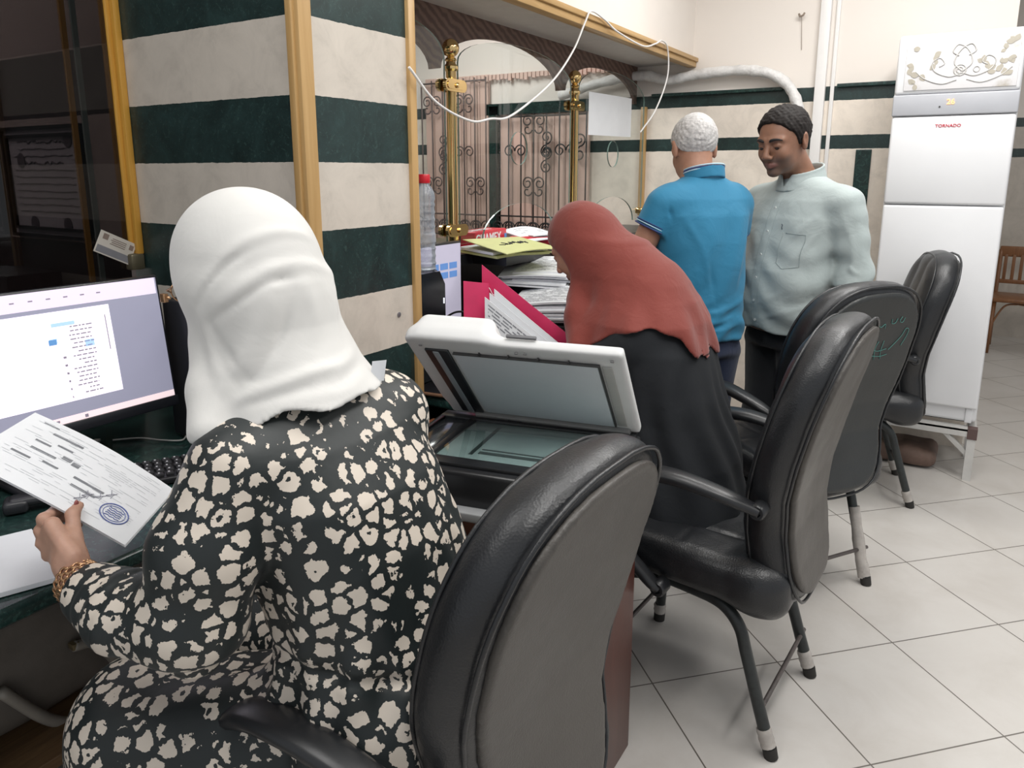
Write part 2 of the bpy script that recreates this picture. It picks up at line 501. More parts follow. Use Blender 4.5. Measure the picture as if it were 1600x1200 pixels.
def text_rects(u0, u1, v0, v1, n, h=.4, seed=1, dens=.75, vert=False):
    rs = random.Random(seed); out = []
    for i in range(n):
        a = v0+(v1-v0)*(i+.3)/n; b = a+(v1-v0)/n*h; u = u0+(rs.random()*.12*(u1-u0))
        while u < u1:
            w = (.02+rs.random()*.06)*(.6+(u1-u0)); e = min(u+w, u1)
            if rs.random() < dens: out.append((u, e, a, b) if not vert else (a, b, u, e))
            u = e+.008+(.0 if rs.random() < .8 else .03)
    return out
def squiggle(bm, pts, r=.0012):
    tube(bm, spline(pts, 6), r, 6)
def scribble(o_name, P, cu, cv, su, sv, seed, parent, mat, n=3, w=.0015, r=.0008):
    """handwriting like strokes on a surface P(u,v,w)"""
    rs = random.Random(seed); bm = bmesh.new()
    for k in range(n):
        u = cu+su*(k/n-.5); pts = []
        for i in range(6):
            pts.append(P(u+su/n*(i/5)*1.1, cv+sv*(rs.random()-.5), w))
        squiggle(bm, pts, r)
    return obj(o_name, bm, mat, parent, True)

# ================================================================ THE SETTING
CREAM = (.62, .57, .51)
def mat_floor():
    m, nt, out = nt_new('floor_tiles')
    g = node(nt, 'ShaderNodeNewGeometry').outputs['Position']
    mp = node(nt, 'ShaderNodeMapping', {'Vector': g, 'Rotation': (0, 0, R(45)), 'Scale': (1/.42,)*3})
    # put a joint crossing at world (-.065, 2.474)
    x, y = -.065/.42, 2.474/.42; c = math.cos(R(45))
    X0, Y0 = x*c-y*c, x*c+y*c
    mp.inputs['Location'].default_value = (-X0, -Y0, 0)
    sp = node(nt, 'ShaderNodeSeparateXYZ', {'Vector': mp.outputs[0]})
    def line(s):
        f = math_n(nt, 'FRACT', s); f = math_n(nt, 'ABSOLUTE', math_n(nt, 'SUBTRACT', f, .5))
        return math_n(nt, 'GREATER_THAN', f, .5-.0052)
    ln = math_n(nt, 'MAXIMUM', line(sp.outputs[0]), line(sp.outputs[1]))
    fx = math_n(nt, 'FLOOR', sp.outputs[0]); fy = math_n(nt, 'FLOOR', sp.outputs[1])
    cb = node(nt, 'ShaderNodeCombineXYZ', {0: fx, 1: fy})
    wn = node(nt, 'ShaderNodeTexWhiteNoise', {'Vector': cb.outputs[0]}).outputs[0]
    n = noise(nt, 3, 6, .65, g, .5)
    base = ramp(nt, n, [(.25, (.50, .47, .435)), (.55, (.57, .545, .515)), (.8, (.60, .58, .55))])
    base = mixc(nt, math_n(nt, 'MULTIPLY', wn, .08), base, (.5, .47, .43))
    col = mixc(nt, ln, base, (.13, .115, .10))
    p = principled(nt, out, Base_Color=col, Roughness=node(nt, 'ShaderNodeMapRange', {'Value': n, 'To Min': .24, 'To Max': .42}).outputs[0])
    bump(nt, p, math_n(nt, 'MULTIPLY', ln, -1.0), .3, .002)
    return m
struct(box('floor', (-5, -2, -.1), (4.2, 9, 0), mat_floor()))
struct(box('ceiling', (-5, -1.0, 3.05), (4.2, 9, 3.15), M('ceiling_paint', (.80, .78, .75), .8, var=.02)))

MW = striped('wall_cladding', [1.62, 1.69, 1.88, 1.965], cream=(.80, .72, .63), first_green=False, top=1.965)
BACKW = 4.6
struct(box('wall_back', (-5, BACKW, 0), (.10, BACKW+.2, 3.05), MW))
struct(box('wall_far', (-1.0, 8.1, 0), (4.2, 8.3, 3.05), striped('far_cladding_dimmed', [1.62, 1.69, 1.88, 1.965], cream=(.50, .455, .40), first_green=False, top=1.965)))  # cream of the far wall painted darker for the weaker light there
struct(box('wall_corridor', (-5.1, -1, 0), (-5, 8.3, 3.05), M('corridor_paint', (.62, .58, .53), .7)))
# dado frame of green strips on the back wall
G2 = GREEN
bm = bmesh.new(); bx(bm, (-.575, BACKW-.012, 1.19), (-.495, BACKW+.01, 1.62), .003); bx(bm, (-.575, BACKW-.012, .2), (-.495, BACKW+.01, 1.17), .003)
struct(obj('trim_1', bm, G2))
bm = bmesh.new(); bx(bm, (-1.78, BACKW-.025, 1.955), (-.99, BACKW+.01, 1.975), .003); bx(bm, (-.70, BACKW-.025, 1.955), (-.30, BACKW+.01, 1.975), .003)
struct(obj('trim_2', bm, G2))
# column
MC = striped('column_cladding', [.95, 1.13, 1.327, 1.515, 1.70, 1.90, 2.09, 2.28, 2.47, 2.66], first_green=True)
COLX, COLY = -1.53, 1.44
struct(box('wall_column', (-2.36, COLY, 0), (COLX, 1.885, 3.05), MC))
struct(box('wall_booth', (-5, COLY+.02, 0), (-2.36, COLY+.25, 3.05), striped('booth_cladding', [1.24, 1.68, 1.90], cream=(.42, .35, .31), greenc=(.035, .022, .024), first_green=True)))
WC = M('wall_cream_paint', (.80, .745, .69), .7, var=.03, vs_=3)
struct(box('wall_upper', (-1.92, 1.885, 2.165), (COLX, BACKW, 3.05), WC))
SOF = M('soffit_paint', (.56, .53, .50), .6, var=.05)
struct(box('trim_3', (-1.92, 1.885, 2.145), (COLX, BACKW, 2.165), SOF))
WOODT = mat_wood('pine_trim', (.42, .25, .09), (.56, .36, .155), .38)
WOODH = mat_wood('pine_trim_lengthwise', (.42, .25, .09), (.56, .36, .155), .38, scale=(1, .06, 1))
GOLDT = mat_wood('golden_trim', (.55, .27, .035), (.66, .36, .07), .28)
def molding(name, lo, hi, mat, ax):
    """flat strip with a groove along its length"""
    bm = bmesh.new(); bx(bm, lo, hi, .004, 2)
    return struct(obj(name, bm, mat, None, True, 40))
molding('trim_4', (COLX-.03, COLY-.012, .74), (COLX+.014, COLY+.035, 3.05), WOODT, 2)
molding('trim_5', (COLX-.025, COLY-.022, .74), (COLX-.002, COLY+.0, 3.05), WOODT, 2)
molding('trim_6', (COLX-.03, 1.872, .752), (COLX+.014, 1.905, 2.13), WOODT, 2)
molding('trim_7', (COLX-.03, 1.885, 2.118), (COLX+.022, BACKW, 2.150), WOODH, 1)
molding('trim_8', (COLX-.03, 1.885, 2.148), (COLX+.034, BACKW, 2.172), WOODH, 1)
molding('trim_9', (-1.845, BACKW-.03, 1.22), (-1.81, BACKW, 1.90), WOODT, 2)
# golden channel that carries the booth glass
molding('trim_10', (-2.36, COLY-.035, 1.235), (-2.32, COLY, 3.05), GOLDT, 2)
molding('trim_11', (-2.325, COLY-.022, 1.235), (-2.300, COLY, 3.05), GOLDT, 2)
struct(box('trim_12', (-2.37, COLY-.05, 1.185), (-2.295, COLY-.002, 1.238), M('old_brass_cap', (.16, .14, .09), .35, .5), bev=.008))
# booth glass (dark room behind)
DARKGL = mat_glass('dark_booth_glass', (.22, .205, .21), 1.0)
struct(box('window_1', (-2.336, -1, .752), (-2.328, COLY-.034, 3.0), DARKGL))
# second pane edge, greenish
GE = M('glass_edge_green', (.30, .38, .34), .15, var=.05)
struct(box('trim_13', (-2.34, COLY-.135, .80), (-2.33, COLY-.120, 3.0), GE))
struct(box('trim_14', (-2.345, COLY-.165, .80), (-2.335, COLY-.150, 3.0), GOLDT))
struct(box('wall_booth_sill', (-2.45, -1, 0), (-2.30, COLY, .745), M('dark_panel', (.035, .03, .03), .6)))
struct(box('wall_counter', (-2.02, 1.885, 0), (-1.93, BACKW, 1.09), M('dark_panel', (.035, .03, .03), .6)))

# valance with arches (brown grained board)
def mat_valance():
    m, nt, out = nt_new('brown_grained_board')
    tc = node(nt, 'ShaderNodeTexCoord').outputs['Object']
    mp = node(nt, 'ShaderNodeMapping', {'Vector': tc, 'Rotation': (R(28), 0, 0)})
    w = node(nt, 'ShaderNodeTexWave', {'Vector': mp.outputs[0], 'Scale': 9, 'Distortion': 5, 'Detail': 3, 'Detail Scale': 1.5})
    w.bands_direction = 'Z'
    c = ramp(nt, w.outputs['Fac'], [(.2, (.10, .055, .042)), (.8, (.19, .115, .09))])
    principled(nt, out, Base_Color=c, Roughness=.45); return m
pts = [(1.885, 2.145)]; 
def arch(y0, y1, zb, za, n=22, a0=0, a1=math.pi):
    out = []
    for i in range(n+1):
        a = a0+(a1-a0)*i/n
        out.append(((y0+y1)/2-(y1-y0)/2*math.cos(a), zb+(za-zb)*math.sin(a)))
    return out
ol = [(1.885, 2.05)]+[p for p in arch(1.35, 2.47, 1.90, 2.07) if p[0] > 1.89]+arch(2.53, 3.54, 1.91, 2.078)+arch(3.62, 4.56, 1.92, 2.078)+[(BACKW, 1.92), (BACKW, 2.146), (1.885, 2.146)]
bm = bmesh.new(); prism(bm, ol, lambda u, v, w: (-1.905+w, u, v), .018)
struct(obj('trim_15', bm, mat_valance()))

# windows with iron grilles in the back wall (behind the counter glass)
PINK = M('pink_shutter', (.66, .46, .39), .6, var=.06, vs_=6)
IRON = M('black_iron', (.02, .018, .018), .5)
IRONP = M('dull_iron', (.10, .07, .065), .5)
def shutter(name, x0, x1, z0, z1):
    bm = bmesh.new(); n = max(3, round((x1-x0)/.085)); w = (x1-x0)/n
    for i in range(n): bx(bm, (x0+w*i+.002, BACKW-.03, z0), (x0+w*(i+1)-.002, BACKW-.012+.006*(i % 2), z1), .003)
    o = struct(obj(name, bm, PINK)); return o
shutter('window_2', -2.90, -2.20, 1.02, 1.90)
shutter('window_3', -3.56, -2.99, 1.0, 2.17)
struct(box('trim_16', (-2.98, BACKW-.05, .9), (-2.905, BACKW, 1.95), GREEN))
struct(box('trim_17', (-3.0, BACKW-.05, 1.89), (-2.18, BACKW, 1.965), GREEN))
def scroll(bm, cx, cz, r, y, sx=1, sz=1, a0=0, turns=1.35, rad=.005):
    pts = []
    n = 22
    for i in range(n+1):
        t = i/n; a = a0+t*turns*2*math.pi; rr = r*(1-.72*t)
        pts.append((cx+sx*rr*math.cos(a), y, cz+sz*rr*math.sin(a)))
    tube(bm, pts, rad, 6)
def grille(label, x0, x1, z0, z1, mat, rows, group):
    t = thing('window_grille', label, 'window grille', ((x0+x1)/2, BACKW-.075, z0), 0, group)
    ox, oz = (x0+x1)/2, z0
    n = max(3, round((x1-x0)/.098)); w = (x1-x0)/n
    for i in range(n+1):
        bm = bmesh.new(); tube(bm, [(x0+w*i-ox, 0, 0), (x0+w*i-ox, 0, z1-z0)], .0055, 6); obj('bar', bm, mat, t, True)
    for z in (z0+.01, z0+.16, z1-.02):
        bm = bmesh.new(); tube(bm, [(x0-ox, 0, z-oz), (x1-ox, 0, z-oz)], .006, 6); obj('rail', bm, mat, t, True)
    for (xi, z, kind) in rows:
        cx = x0+w*xi-ox; bm = bmesh.new(); r = w*.46
        if kind == 'V':      # pair of spirals back to back about a bar
            for s in (-1, 1): scroll(bm, cx+s*r*1.02, z-oz, r, 0, -s, 1, math.pi*.05); scroll(bm, cx+s*r*1.02, z-oz-.055, r*.8, 0, -s, -1, math.pi*.05, .8)
        elif kind == 'S':
            for s in (-1, 1): scroll(bm, cx, z-oz+s*r*1.05, r, 0, s, s, -math.pi/2)
        else:
            for s in (-1, 1): scroll(bm, cx+s*r, z-oz, r, 0, s, -1, math.pi)
        obj('scroll', bm, mat, t, True)
    return t
rowsR = [(3, 1.84, 'V'), (3, 1.42, 'V'), (4, 1.68, 'S'), (4, 1.58, 'S'), (1.5, 1.64, 'H'), (5.5, 1.64, 'H'), (6.5, 1.66, 'S')]+[(k+.5, 1.11, 'H') for k in range(7)]
grille('black iron scrollwork grille on the shorter pink shuttered window behind the glass', -2.90, -2.20, 1.03, 1.89, IRON, rowsR, None)
rowsL = [(1, 2.0, 'V'), (4, 2.0, 'V'), (2, 1.68, 'S'), (2, 1.56, 'S'), (4, 1.64, 'H'), (1, 1.42, 'V'), (5, 1.42, 'V')]+[(k+.5, 1.11, 'H') for k in range(6)]
grille('iron scrollwork grille on the taller window left of the dark post', -3.56, -2.99, 1.03, 2.15, IRONP, rowsL, None)
bm = bmesh.new()
rs = random.Random(3)
for i in range(46):
    x = -3.5+i*.032; bx(bm, (x, BACKW-.04, 2.115+rs.random()*.02), (x+.026, BACKW-.02, 2.165), .002)
tag(obj('pelmet_fringe', bm, PINK), 'pink scalloped fringe hanging above the barred window in the corridor', 'fringe')

# counter glass: three panes with arched tops, a round speak hole and a scooped bottom
CG = mat_glass('counter_glass', (.90, .925, .92), 1.0, 1.45)
GX = -1.82
def pane(name, label, y0, y1, hy, hz, hr, zb=1.20, zt=2.055, zs=1.93, arch_on=True, group=None):
    top = []
    for i in range(21):
        a = math.pi*i/20; top.append((( y0+y1)/2+(y1-y0)/2*math.cos(a), zs+(zt-zs)*math.sin(a)))
    cy = (y0+y1)/2; br = min(.33, (y1-y0)*.36)
    bot = [(y0, zb)]+[(cy-br*math.cos(math.pi*i/20), zb+.155*math.sin(math.pi*i/20)) for i in range(21)]+[(y1, zb)]
    outer = bot+top
    hole = [(hy+hr*math.cos(2*math.pi*i/28), hz+hr*math.sin(2*math.pi*i/28)) for i in range(28)]
    bm = bmesh.new()
    def ring(pts, x): 
        vsx = [bm.verts.new((x, u, v)) for u, v in pts]
        es = [bm.edges.new((vsx[i], vsx[(i+1) % len(vsx)])) for i in range(len(vsx))]; return vsx, es
    sides = []
    for x in (GX-.004, GX+.004):
        a, ea = ring(outer, x); b, eb = ring(hole, x)
        bmesh.ops.triangle_fill(bm, use_beauty=True, edges=ea+eb)
        sides.append((a, b))
    for k in (0, 1):
        A, B = sides[0][k], sides[1][k]
        for i in range(len(A)):
            j = (i+1) % len(A); f = bm.faces.new((A[i], A[j], B[j], B[i])); f.material_index = 1
    o = obj(name, bm, [CG, M('pane_edge', (.16, .24, .21), .15)])
    return tag(o, label, 'glass pane', group)
pane('glass_partition_pane', 'clear arched counter pane between the two brass posts, round speak hole', 2.55, 3.55, 3.03, 1.605, .075)
pane('glass_partition_pane', 'clear arched counter pane against the back wall, white sheet taped on it', 3.64, 4.56, 4.10, 1.60, .075)
pane('glass_partition_pane', 'clear counter pane between striped column and nearer brass post', 1.90, 2.46, 2.15, 1.60, .06)

BRASS = M('polished_brass', (.78, .56, .26), .13, 1, var=.05)
def brass_post(label, y, zb, zt):
    t = thing('brass_post', label, 'brass post', (GX, y, zb))
    h = zt-zb
    latheo('pole', [(.026, 0), (.026, .006), (.021, .01), (.021, h-.135), (.024, h-.13)], (0, 0, 0), BRASS, t, 28)
    b = latheo('ball_finial', [(.022, h-.14), (.029, h-.132), (.029, h-.122), (.020, h-.112), (.018, h-.104), (.024, h-.098), (.020, h-.090), (.014, h-.086)]
        + [(.034*math.sin(a), h-.052-.036*math.cos(a)) for a in [math.pi*(.13+.87*i/14) for i in range(15)]], (0, 0, 0), BRASS, t, 28)
    for zc in (1.835-zb, 1.262-zb):
        def stad(w, h, n=8): return [(w-h+h*math.cos(a), h*math.sin(a)) for a in [-math.pi/2+math.pi*k/n for k in range(n+1)]]+[(-(w-h)-h*math.cos(a), h*math.sin(a)) for a in [math.pi/2-math.pi*k/n for k in range(n+1)]]
        bm = bmesh.new(); prism(bm, stad(.072, .024), lambda u, v, w: (.012+w, u, zc+v), .014); prism(bm, stad(.072, .024), lambda u, v, w: (-.026+w, u, zc+v), .014)
        bmesh.ops.bevel(bm, geom=[e for e in bm.edges if e.calc_face_angle(0) > 1.2], offset=.003, segments=2, affect='EDGES')
        c = obj('clamp', bm, BRASS, t, True, 40)
        bm = bmesh.new(); prism(bm, stad(.060, .015), lambda u, v, w: (.026+w, u, zc+v), .003); lathe(bm, [(.010, .026), (.010, .034), (.006, .038)], (0, 0, zc), 14, 0, 'X')
        obj('clamp_plate', bm, BRASS, c, True, 40)
    return t
brass_post('polished brass post with ball finial, nearer one beside the bottle', 2.505, 1.165, 2.03)
brass_post('polished brass post with ball finial, farther one beside the white sheet', 3.595, 1.165, 2.03)
t = thing('glass_clamp', 'small brass clamp with knob holding the glass at the back wall', 'clamp', (GX, 4.57, 1.255))
bm = bmesh.new(); bx(bm, (-.02, -.06, -.02), (.03, .02, .02), .012, 4); obj('clamp_body', bm, BRASS, t, True, 40)
latheo('knob', [(.012, 0), (.02, .006), (.02, .02), (.012, .026)], (.03, -.02, 0), BRASS, t, 16, 'X')

sheet('paper_notice', (GX+.012, 3.74, 1.695), (0, .59, .01), (0, 0, .225), PAPER)[0]
o = bpy.data.objects['paper_notice']; tag(o, 'blank white sheet taped to the counter glass behind the blue shirt man', 'paper')

# raised ledge and desk worktops
BLK = M('black_ledge', (.015, .016, .018), .3)
bm = bmesh.new(); prism(bm, [(-2.2, 1.90), (-1.79, 1.90), (-1.79, 2.60), (-1.62, 2.60), (-1.62, BACKW-.055), (-2.2, BACKW-.055)], lambda u, v, w: (u, v, 1.115+w), .045)
ld = tag(obj('counter_ledge', bm, BLK), 'raised black ledge under the counter glass, carrying folders and papers', 'ledge')
wt = tag(box('worktop', (-2.29, -1, .715), (-1.36, COLY-.03, .75), GREEN, bev=.012, seg=3), 'green marble worktop under the large monitor, left of the striped column', 'worktop')
wt2 = tag(box('worktop', (-1.925, 1.91, .715), (-1.20, BACKW-.01, .75), GREEN, bev=.012, seg=3), 'green marble worktop beyond the column where the woman in red scarf sits', 'worktop')
box('front_panel', (-1.42, 1.95, 0), (-1.40, BACKW-.02, .712), M('dark_panel', (.035, .03, .03), .6), wt2)
box('front_panel', (-2.28, -1, 0), (-2.26, COLY-.03, .712), M('dark_panel', (.035, .03, .03), .6), wt)

# white cable hung along the canopy
WCAB = M('white_cable', (.78, .76, .74), .4)
cp = [(-1.497, 1.845, 1.81), (-1.495, 1.976, 1.717), (-1.5, 2.174, 1.671), (-1.5, 2.30, 1.685), (-1.5, 2.448, 1.707), (-1.5, 2.745, 1.849), (-1.5, 2.939, 1.997), (-1.488, 3.03, 2.13), (-1.485, 3.08, 2.178), (-1.485, 3.22, 2.165),
      (-1.485, 3.36, 2.136), (-1.485, 3.677, 2.116), (-1.485, 3.85, 2.15), (-1.485, 3.941, 2.178), (-1.485, 4.03, 2.15), (-1.49, 4.058, 2.008), (-1.52, 3.98, 1.831), (-1.58, 3.92, 1.71)]
t = tag(tubeo('cable', cp, .0042, WCAB, sp=8), 'thin white cable drooping in front of the counter glass', 'cable')
# insulated pipe on the back wall and conduit
m, nt, out = nt_new('white_pipe_wrap')
tc = node(nt, 'ShaderNodeTexCoord').outputs['Object']
p = principled(nt, out, Base_Color=ramp(nt, noise(nt, 18, 4, .7, tc), [(.3, (.60, .59, .58)), (.6, (.78, .77, .76))]), Roughness=.45); bump(nt, p, noise(nt, 60, 4, .7, tc), .8, .006)
WRAP = m
pp = [(-2.4, 4.52, 1.99), (-2.1, 4.53, 2.06), (-1.83, 4.54, 2.085), (-1.663, 4.54, 2.05), (-1.465, 4.54, 2.07), (-1.203, 4.54, 2.075), (-1.021, 4.54, 2.03), (-.915, 4.54, 1.92), (-.87, 4.54, 1.74), (-.855, 4.54, 1.387), (-.855, 4.54, .8), (-.855, 4.50, .40), (-.60, 4.50, .33), (-.40, 4.50, .32)]
bm = bmesh.new(); sp_ = spline(pp, 10); rr = [.030+.002*math.sin(i*1.7)+.0015*math.sin(i*.63) for i in range(len(sp_))]; tube(bm, sp_, rr, 14)
tag(obj('wrapped_pipe', bm, WRAP, None, True, 60), 'thick white wrapped air conditioner pipe arching along the back wall', 'pipe')
WPVC = M('white_plastic', (.78, .765, .75), .4, var=.02)
bm = bmesh.new(); bx(bm, (-.815, 4.565, .0), (-.76, BACKW, 3.05), .004); bx(bm, (-.735, 4.585, .4), (-.715, BACKW, 3.05), .002)
tag(obj('cable_trunking', bm, WPVC, None, True, 40), 'white vertical cable trunking on the back wall behind the grey shirt man', 'trunking')
bm = bmesh.new(); tube(bm, spline([(-.93, 4.58, 2.36), (-.92, 4.57, 2.345), (-.905, 4.57, 2.35), (-.90, 4.575, 2.362)], 5), .006, 6); tube(bm, spline([(-.915, 4.585, 2.345), (-.91, 4.592, 2.25), (-.905, 4.595, 2.17)], 5), .0015, 5)
tag(obj('wall_hook', bm, M('rusty_metal', (.25, .20, .16), .6)), 'small bent wire hook in the cream wall above the men', 'hook')
# screw in column
tag(latheo('wall_screw', [(.008, 0), (.008, .003), (.003, .004)], (COLX, 1.80, 1.05), M('steel_screw', (.35, .36, .38), .4, .8), None, 14, 'X'), 'small round screw cap in the cream course of the column', 'screw')

# framed notices seen through the dark booth glass
NOT = M('notice_paper', (.50, .47, .48), .6, var=.03); NFR = M('notice_frame', (.006, .006, .008), .4); NTX = M('notice_ink', (.10, .08, .09), .7)
def notice(label, x0, x1, z0, z1, seed, group=None):
    t = thing('framed_notice', label, 'framed notice', ((x0+x1)/2, COLY+.018, z0), 0, group)
    ox = (x0+x1)/2
    box('backing', (x0-ox, -.012, 0), (x1-ox, -.002, z1-z0), NOT, t)
    bm = bmesh.new(); w = .012
    for k in (0, .028):
        a, b, c, d = x0-ox+k, x1-ox-k, k, z1-z0-k
        for q in (((a, -.022, c), (a+w, -.006, d)), ((b-w, -.022, c), (b, -.006, d)), ((a+w, -.022, c), (b-w, -.006, c+w)), ((a+w, -.022, d-w), (b-w, -.006, d))): bx(bm, *q)
    obj('frame', bm, NFR, t)
    bm = bmesh.new(); rs = random.Random(seed); H_ = z1-z0; W_ = x1-x0
    zz = .72*H_
    for i in range(11):
        big = i in (0, 3)
        xw = W_*(.30 if i < 2 else .25 if i == 3 else .37)
        z = H_*(.86-.062*i); pts = [(-xw+2*xw*k/26, -.0135, z+rs.uniform(-.003, .003)*(2 if big else 1)) for k in range(27)]
        tube(bm, pts, .0022 if big else .0014, 5)
    for cx, cz in ((W_*.33, H_*.87), (-W_*.28, H_*.70), (-W_*.2, H_*.13), (W_*.22, H_*.13)):
        lathe(bm, [(W_*.05, 0), (W_*.05, .002)], (cx, -.0145, cz), 12, 0, 'Y')
    obj('printed_text', bm, NTX, t); return t
notice('framed printed notice with seals seen through the dark glass', -3.14, -2.60, 1.26, 1.66, 5)
notice('edge of another framed notice at the far left behind the dark glass', -3.62, -3.20, 1.26, 1.66, 6)

# ================================================================ BLACK VISITOR CHAIRS
SPZ = [.385, .42, .50, .60, .70, .80, .90, 1.0, 1.08, 1.14]
SPX = [-.235, -.235, -.215, -.20, -.205, -.225, -.250, -.280, -.303, -.318]
def sx_(z): return np.interp(z, SPZ, SPX).astype(np.float32)
def outline2(P, off=0.0):
    y, z = P[:, 1], P[:, 2]
    a = (np.abs(y/.262)**2.7+np.abs((z-.875)/.245)**2.7)**(1/2.7); d1 = (a-1)*.24
    b = (np.abs(y/.205)**3+np.abs((z-.60)/.225)**3)**(1/3); d2 = (b-1)*.2
    return smin(d1, d2, .10)+off
def back_f(P):
    dx = P[:, 0]-sx_(P[:, 2])
    d = smax(outline2(P), np.abs(dx-.002)-.056, .06)
    # cushion ribs on the front
    d = d-np.clip(dx/.05, 0, 1)*(.010*np.abs(np.sin((P[:, 1])*math.pi/.15+math.pi/2)))*np.clip(-outline2(P)/.05, 0, 1)
    return d+.0008*wob(P, 70, 4)
def panel_f(P):
    dx = P[:, 0]-sx_(P[:, 2])
    return smax(outline2(P, .030), np.abs(dx+.053)-.011, .012)+.001*wob(P, 25, 6)
def seat_f(P):
    q = P.copy(); z0 = .460+.012*np.clip(q[:, 0]/.25, -1, 1)-.03*np.clip((q[:, 0]-.17)/.1, 0, 1)**2
    q[:, 2] -= z0
    d = rbox(q, (.02, 0, 0), (.255, .245, .058), .05)
    yy = P[:, 1]
    # sewn channels
    g = np.exp(-((np.abs(yy)-.085)/.006)**2)+.6*np.exp(-((P[:, 0]-.02)/.006)**2)*(np.abs(yy) < .2)
    d = d+.005*g*np.clip((q[:, 2]-.02)/.02, 0, 1)
    w = smax(rbox(P, (-.20, 0, .47), (.06, .235, .09), .05), -back_f(P)*.6-.01, .02)
    d = smin(d, rbox(P, (-.20, 0, .445), (.07, .225, .07), .05), .05)
    return d+.0009*wob(P, 60, 9)
chair = thing('office_chair', 'tmp', 'chair')
sdf_obj('backrest', back_f, (-.42, -.31, .33), (-.08, .31, 1.16), .0075, LEATHER, chair)
bp = sdf_obj('back_panel', panel_f, (-.42, -.31, .33), (-.16, .31, 1.16), .0065, BACKPAN, chair); lab(bp, 'plain greyish vinyl panel on the rear of the backrest')
sdf_obj('seat', seat_f, (-.32, -.29, .34), (.31, .29, .60), .0075, LEATHER, chair)
# piping along the backrest edges
def outline_pts(off, n=90):
    out = []
    for i in range(n):
        a = 2*math.pi*i/n; dy, dz = math.cos(a), math.sin(a); r = np.linspace(.02, .6, 400).astype(np.float32)
        P = np.stack([0*r, r*dy, .78+r*dz], 1).astype(np.float32); o = outline2(P, off); k = int(np.argmax(o > 0)); rr = r[k]
        out.append((rr*dy, .78+rr*dz))
    return out
for dx, off in ((-.049, .012), (.046, .014)):
    bm = bmesh.new(); pts = [(float(sx_(np.array([z]))[0])+dx, y, z) for y, z in outline_pts(off)]
    tube(bm, pts, .0042, 8, closed=True); obj('piping', bm, LEATHER, chair, True)
TUBEM = M('black_painted_tube', (.018, .022, .022), .38, var=.3, vs_=40)
ARMM = M('black_moulded_arm', (.016, .017, .019), .33, bmp=.05, bs=300)
TAPE = M('clear_tape', (.42, .39, .36), .22, bmp=.6, bs=60, var=.25)
RUB = M('rubber_foot', (.02, .018, .016), .7)
for s in (1, -1):
    # rear leg: runs under the seat, bends, slopes down and back
    pts = spline([(.10, s*.17, .385), (-.02, s*.18, .383), (-.10, s*.185, .372), (-.150, s*.19, .33), (-.175, s*.192, .26), (-.22, s*.195, .12), (-.255, s*.197, .018)], 6)
    bm = bmesh.new(); tube(bm, pts, .0165, 12); l = obj('leg', bm, TUBEM, chair, True, 50)
    bm = bmesh.new(); tube(bm, [(-.252, s*.197, .028), (-.259, s*.197, 0)], [.019, .0185], 12); obj('foot', bm, RUB, l, True, 50)
    bm = bmesh.new(); tube(bm, [(-.2375+.0+.016*(.5-k/5)-.004, s*.1965, .075-.045*k/5) for k in range(6)], [.0185, .0205, .0195, .021, .0195, .0205], 12); lab(obj('tape_wrap', bm, TAPE, l, True, 50), 'crumpled clear tape round the foot of the leg')
    pts = spline([(.02, s*.17, .385), (.14, s*.19, .383), (.195, s*.195, .36), (.215, s*.197, .30), (.228, s*.198, .16), (.236, s*.199, .018)], 6)
    bm = bmesh.new(); tube(bm, pts, .0165, 12); l = obj('leg', bm, TUBEM, chair, True, 50)
    bm = bmesh.new(); tube(bm, [(.236, s*.199, .028), (.237, s*.199, 0)], [.019, .0185], 12); obj('foot', bm, RUB, l, True, 50)
    bm = bmesh.new(); tube(bm, [(.236, s*.199, .06-.032*k/4) for k in range(5)], [.0185, .021, .0195, .021, .019], 12); lab(obj('tape_wrap', bm, TAPE, l, True, 50), 'crumpled clear tape round the foot of the leg')
    # C shaped armrest
    ap = spline([(-.200, s*.262, .682), (-.10, s*.282, .712), (.02, s*.292, .728), (.13, s*.294, .712), (.20, s*.292, .655), (.205, s*.290, .58), (.15, s*.284, .50), (.075, s*.276, .43), (.045, s*.268, .405)], 7)
    n = len(ap); bm = bmesh.new(); rings = []
    for i, (p, u, v) in enumerate(frames(ap)):
        t_ = i/(n-1); T = (ap[min(i+1, n-1)]-ap[max(0, i-1)]).normalized(); side = Vector((0, 1, 0)); nn = T.cross(side).normalized(); side = nn.cross(T)
        w = .021+.014*math.sin(math.pi*min(1, t_*1.5)) if t_ < .66 else .021
        h_ = .0125+.006*math.sin(math.pi*t_)
        if t_ < .04 or t_ > .96: w *= .9
        rings.append([bm.verts.new(p+side*w*math.copysign(abs(math.cos(a))**.8, math.cos(a))+nn*h_*math.copysign(abs(math.sin(a))**.8, math.sin(a))) for a in [2*math.pi*k/14 for k in range(14)]])
    for i in range(n-1):
        for k in range(14): bm.faces.new((rings[i][k], rings[i][(k+1) % 14], rings[i+1][(k+1) % 14], rings[i+1][k]))
    bm.faces.new(rings[0][::-1]); bm.faces.new(rings[-1])
    a = obj('armrest', bm, ARMM, chair, True, 60)
    bm = bmesh.new()
    lathe(bm, [(.020, -.030*s), (.020, .009*s), (.016, .014*s), (.010, .014*s), (.009, .007*s), (.003, .007*s)], (-.198, s*.262, .682), 18, 0, 'Y')
    obj('screw_mount', bm, ARMM, a, True, 40); bm = bmesh.new()
    lathe(bm, [(.022, -.03*s), (.022, .008*s), (.018, .014*s), (.011, .014*s), (.010, .008*s), (.003, .008*s)], (.045, s*.268, .405), 18, 0, 'Y')
    obj('screw_mount', bm, ARMM, a, True, 40)
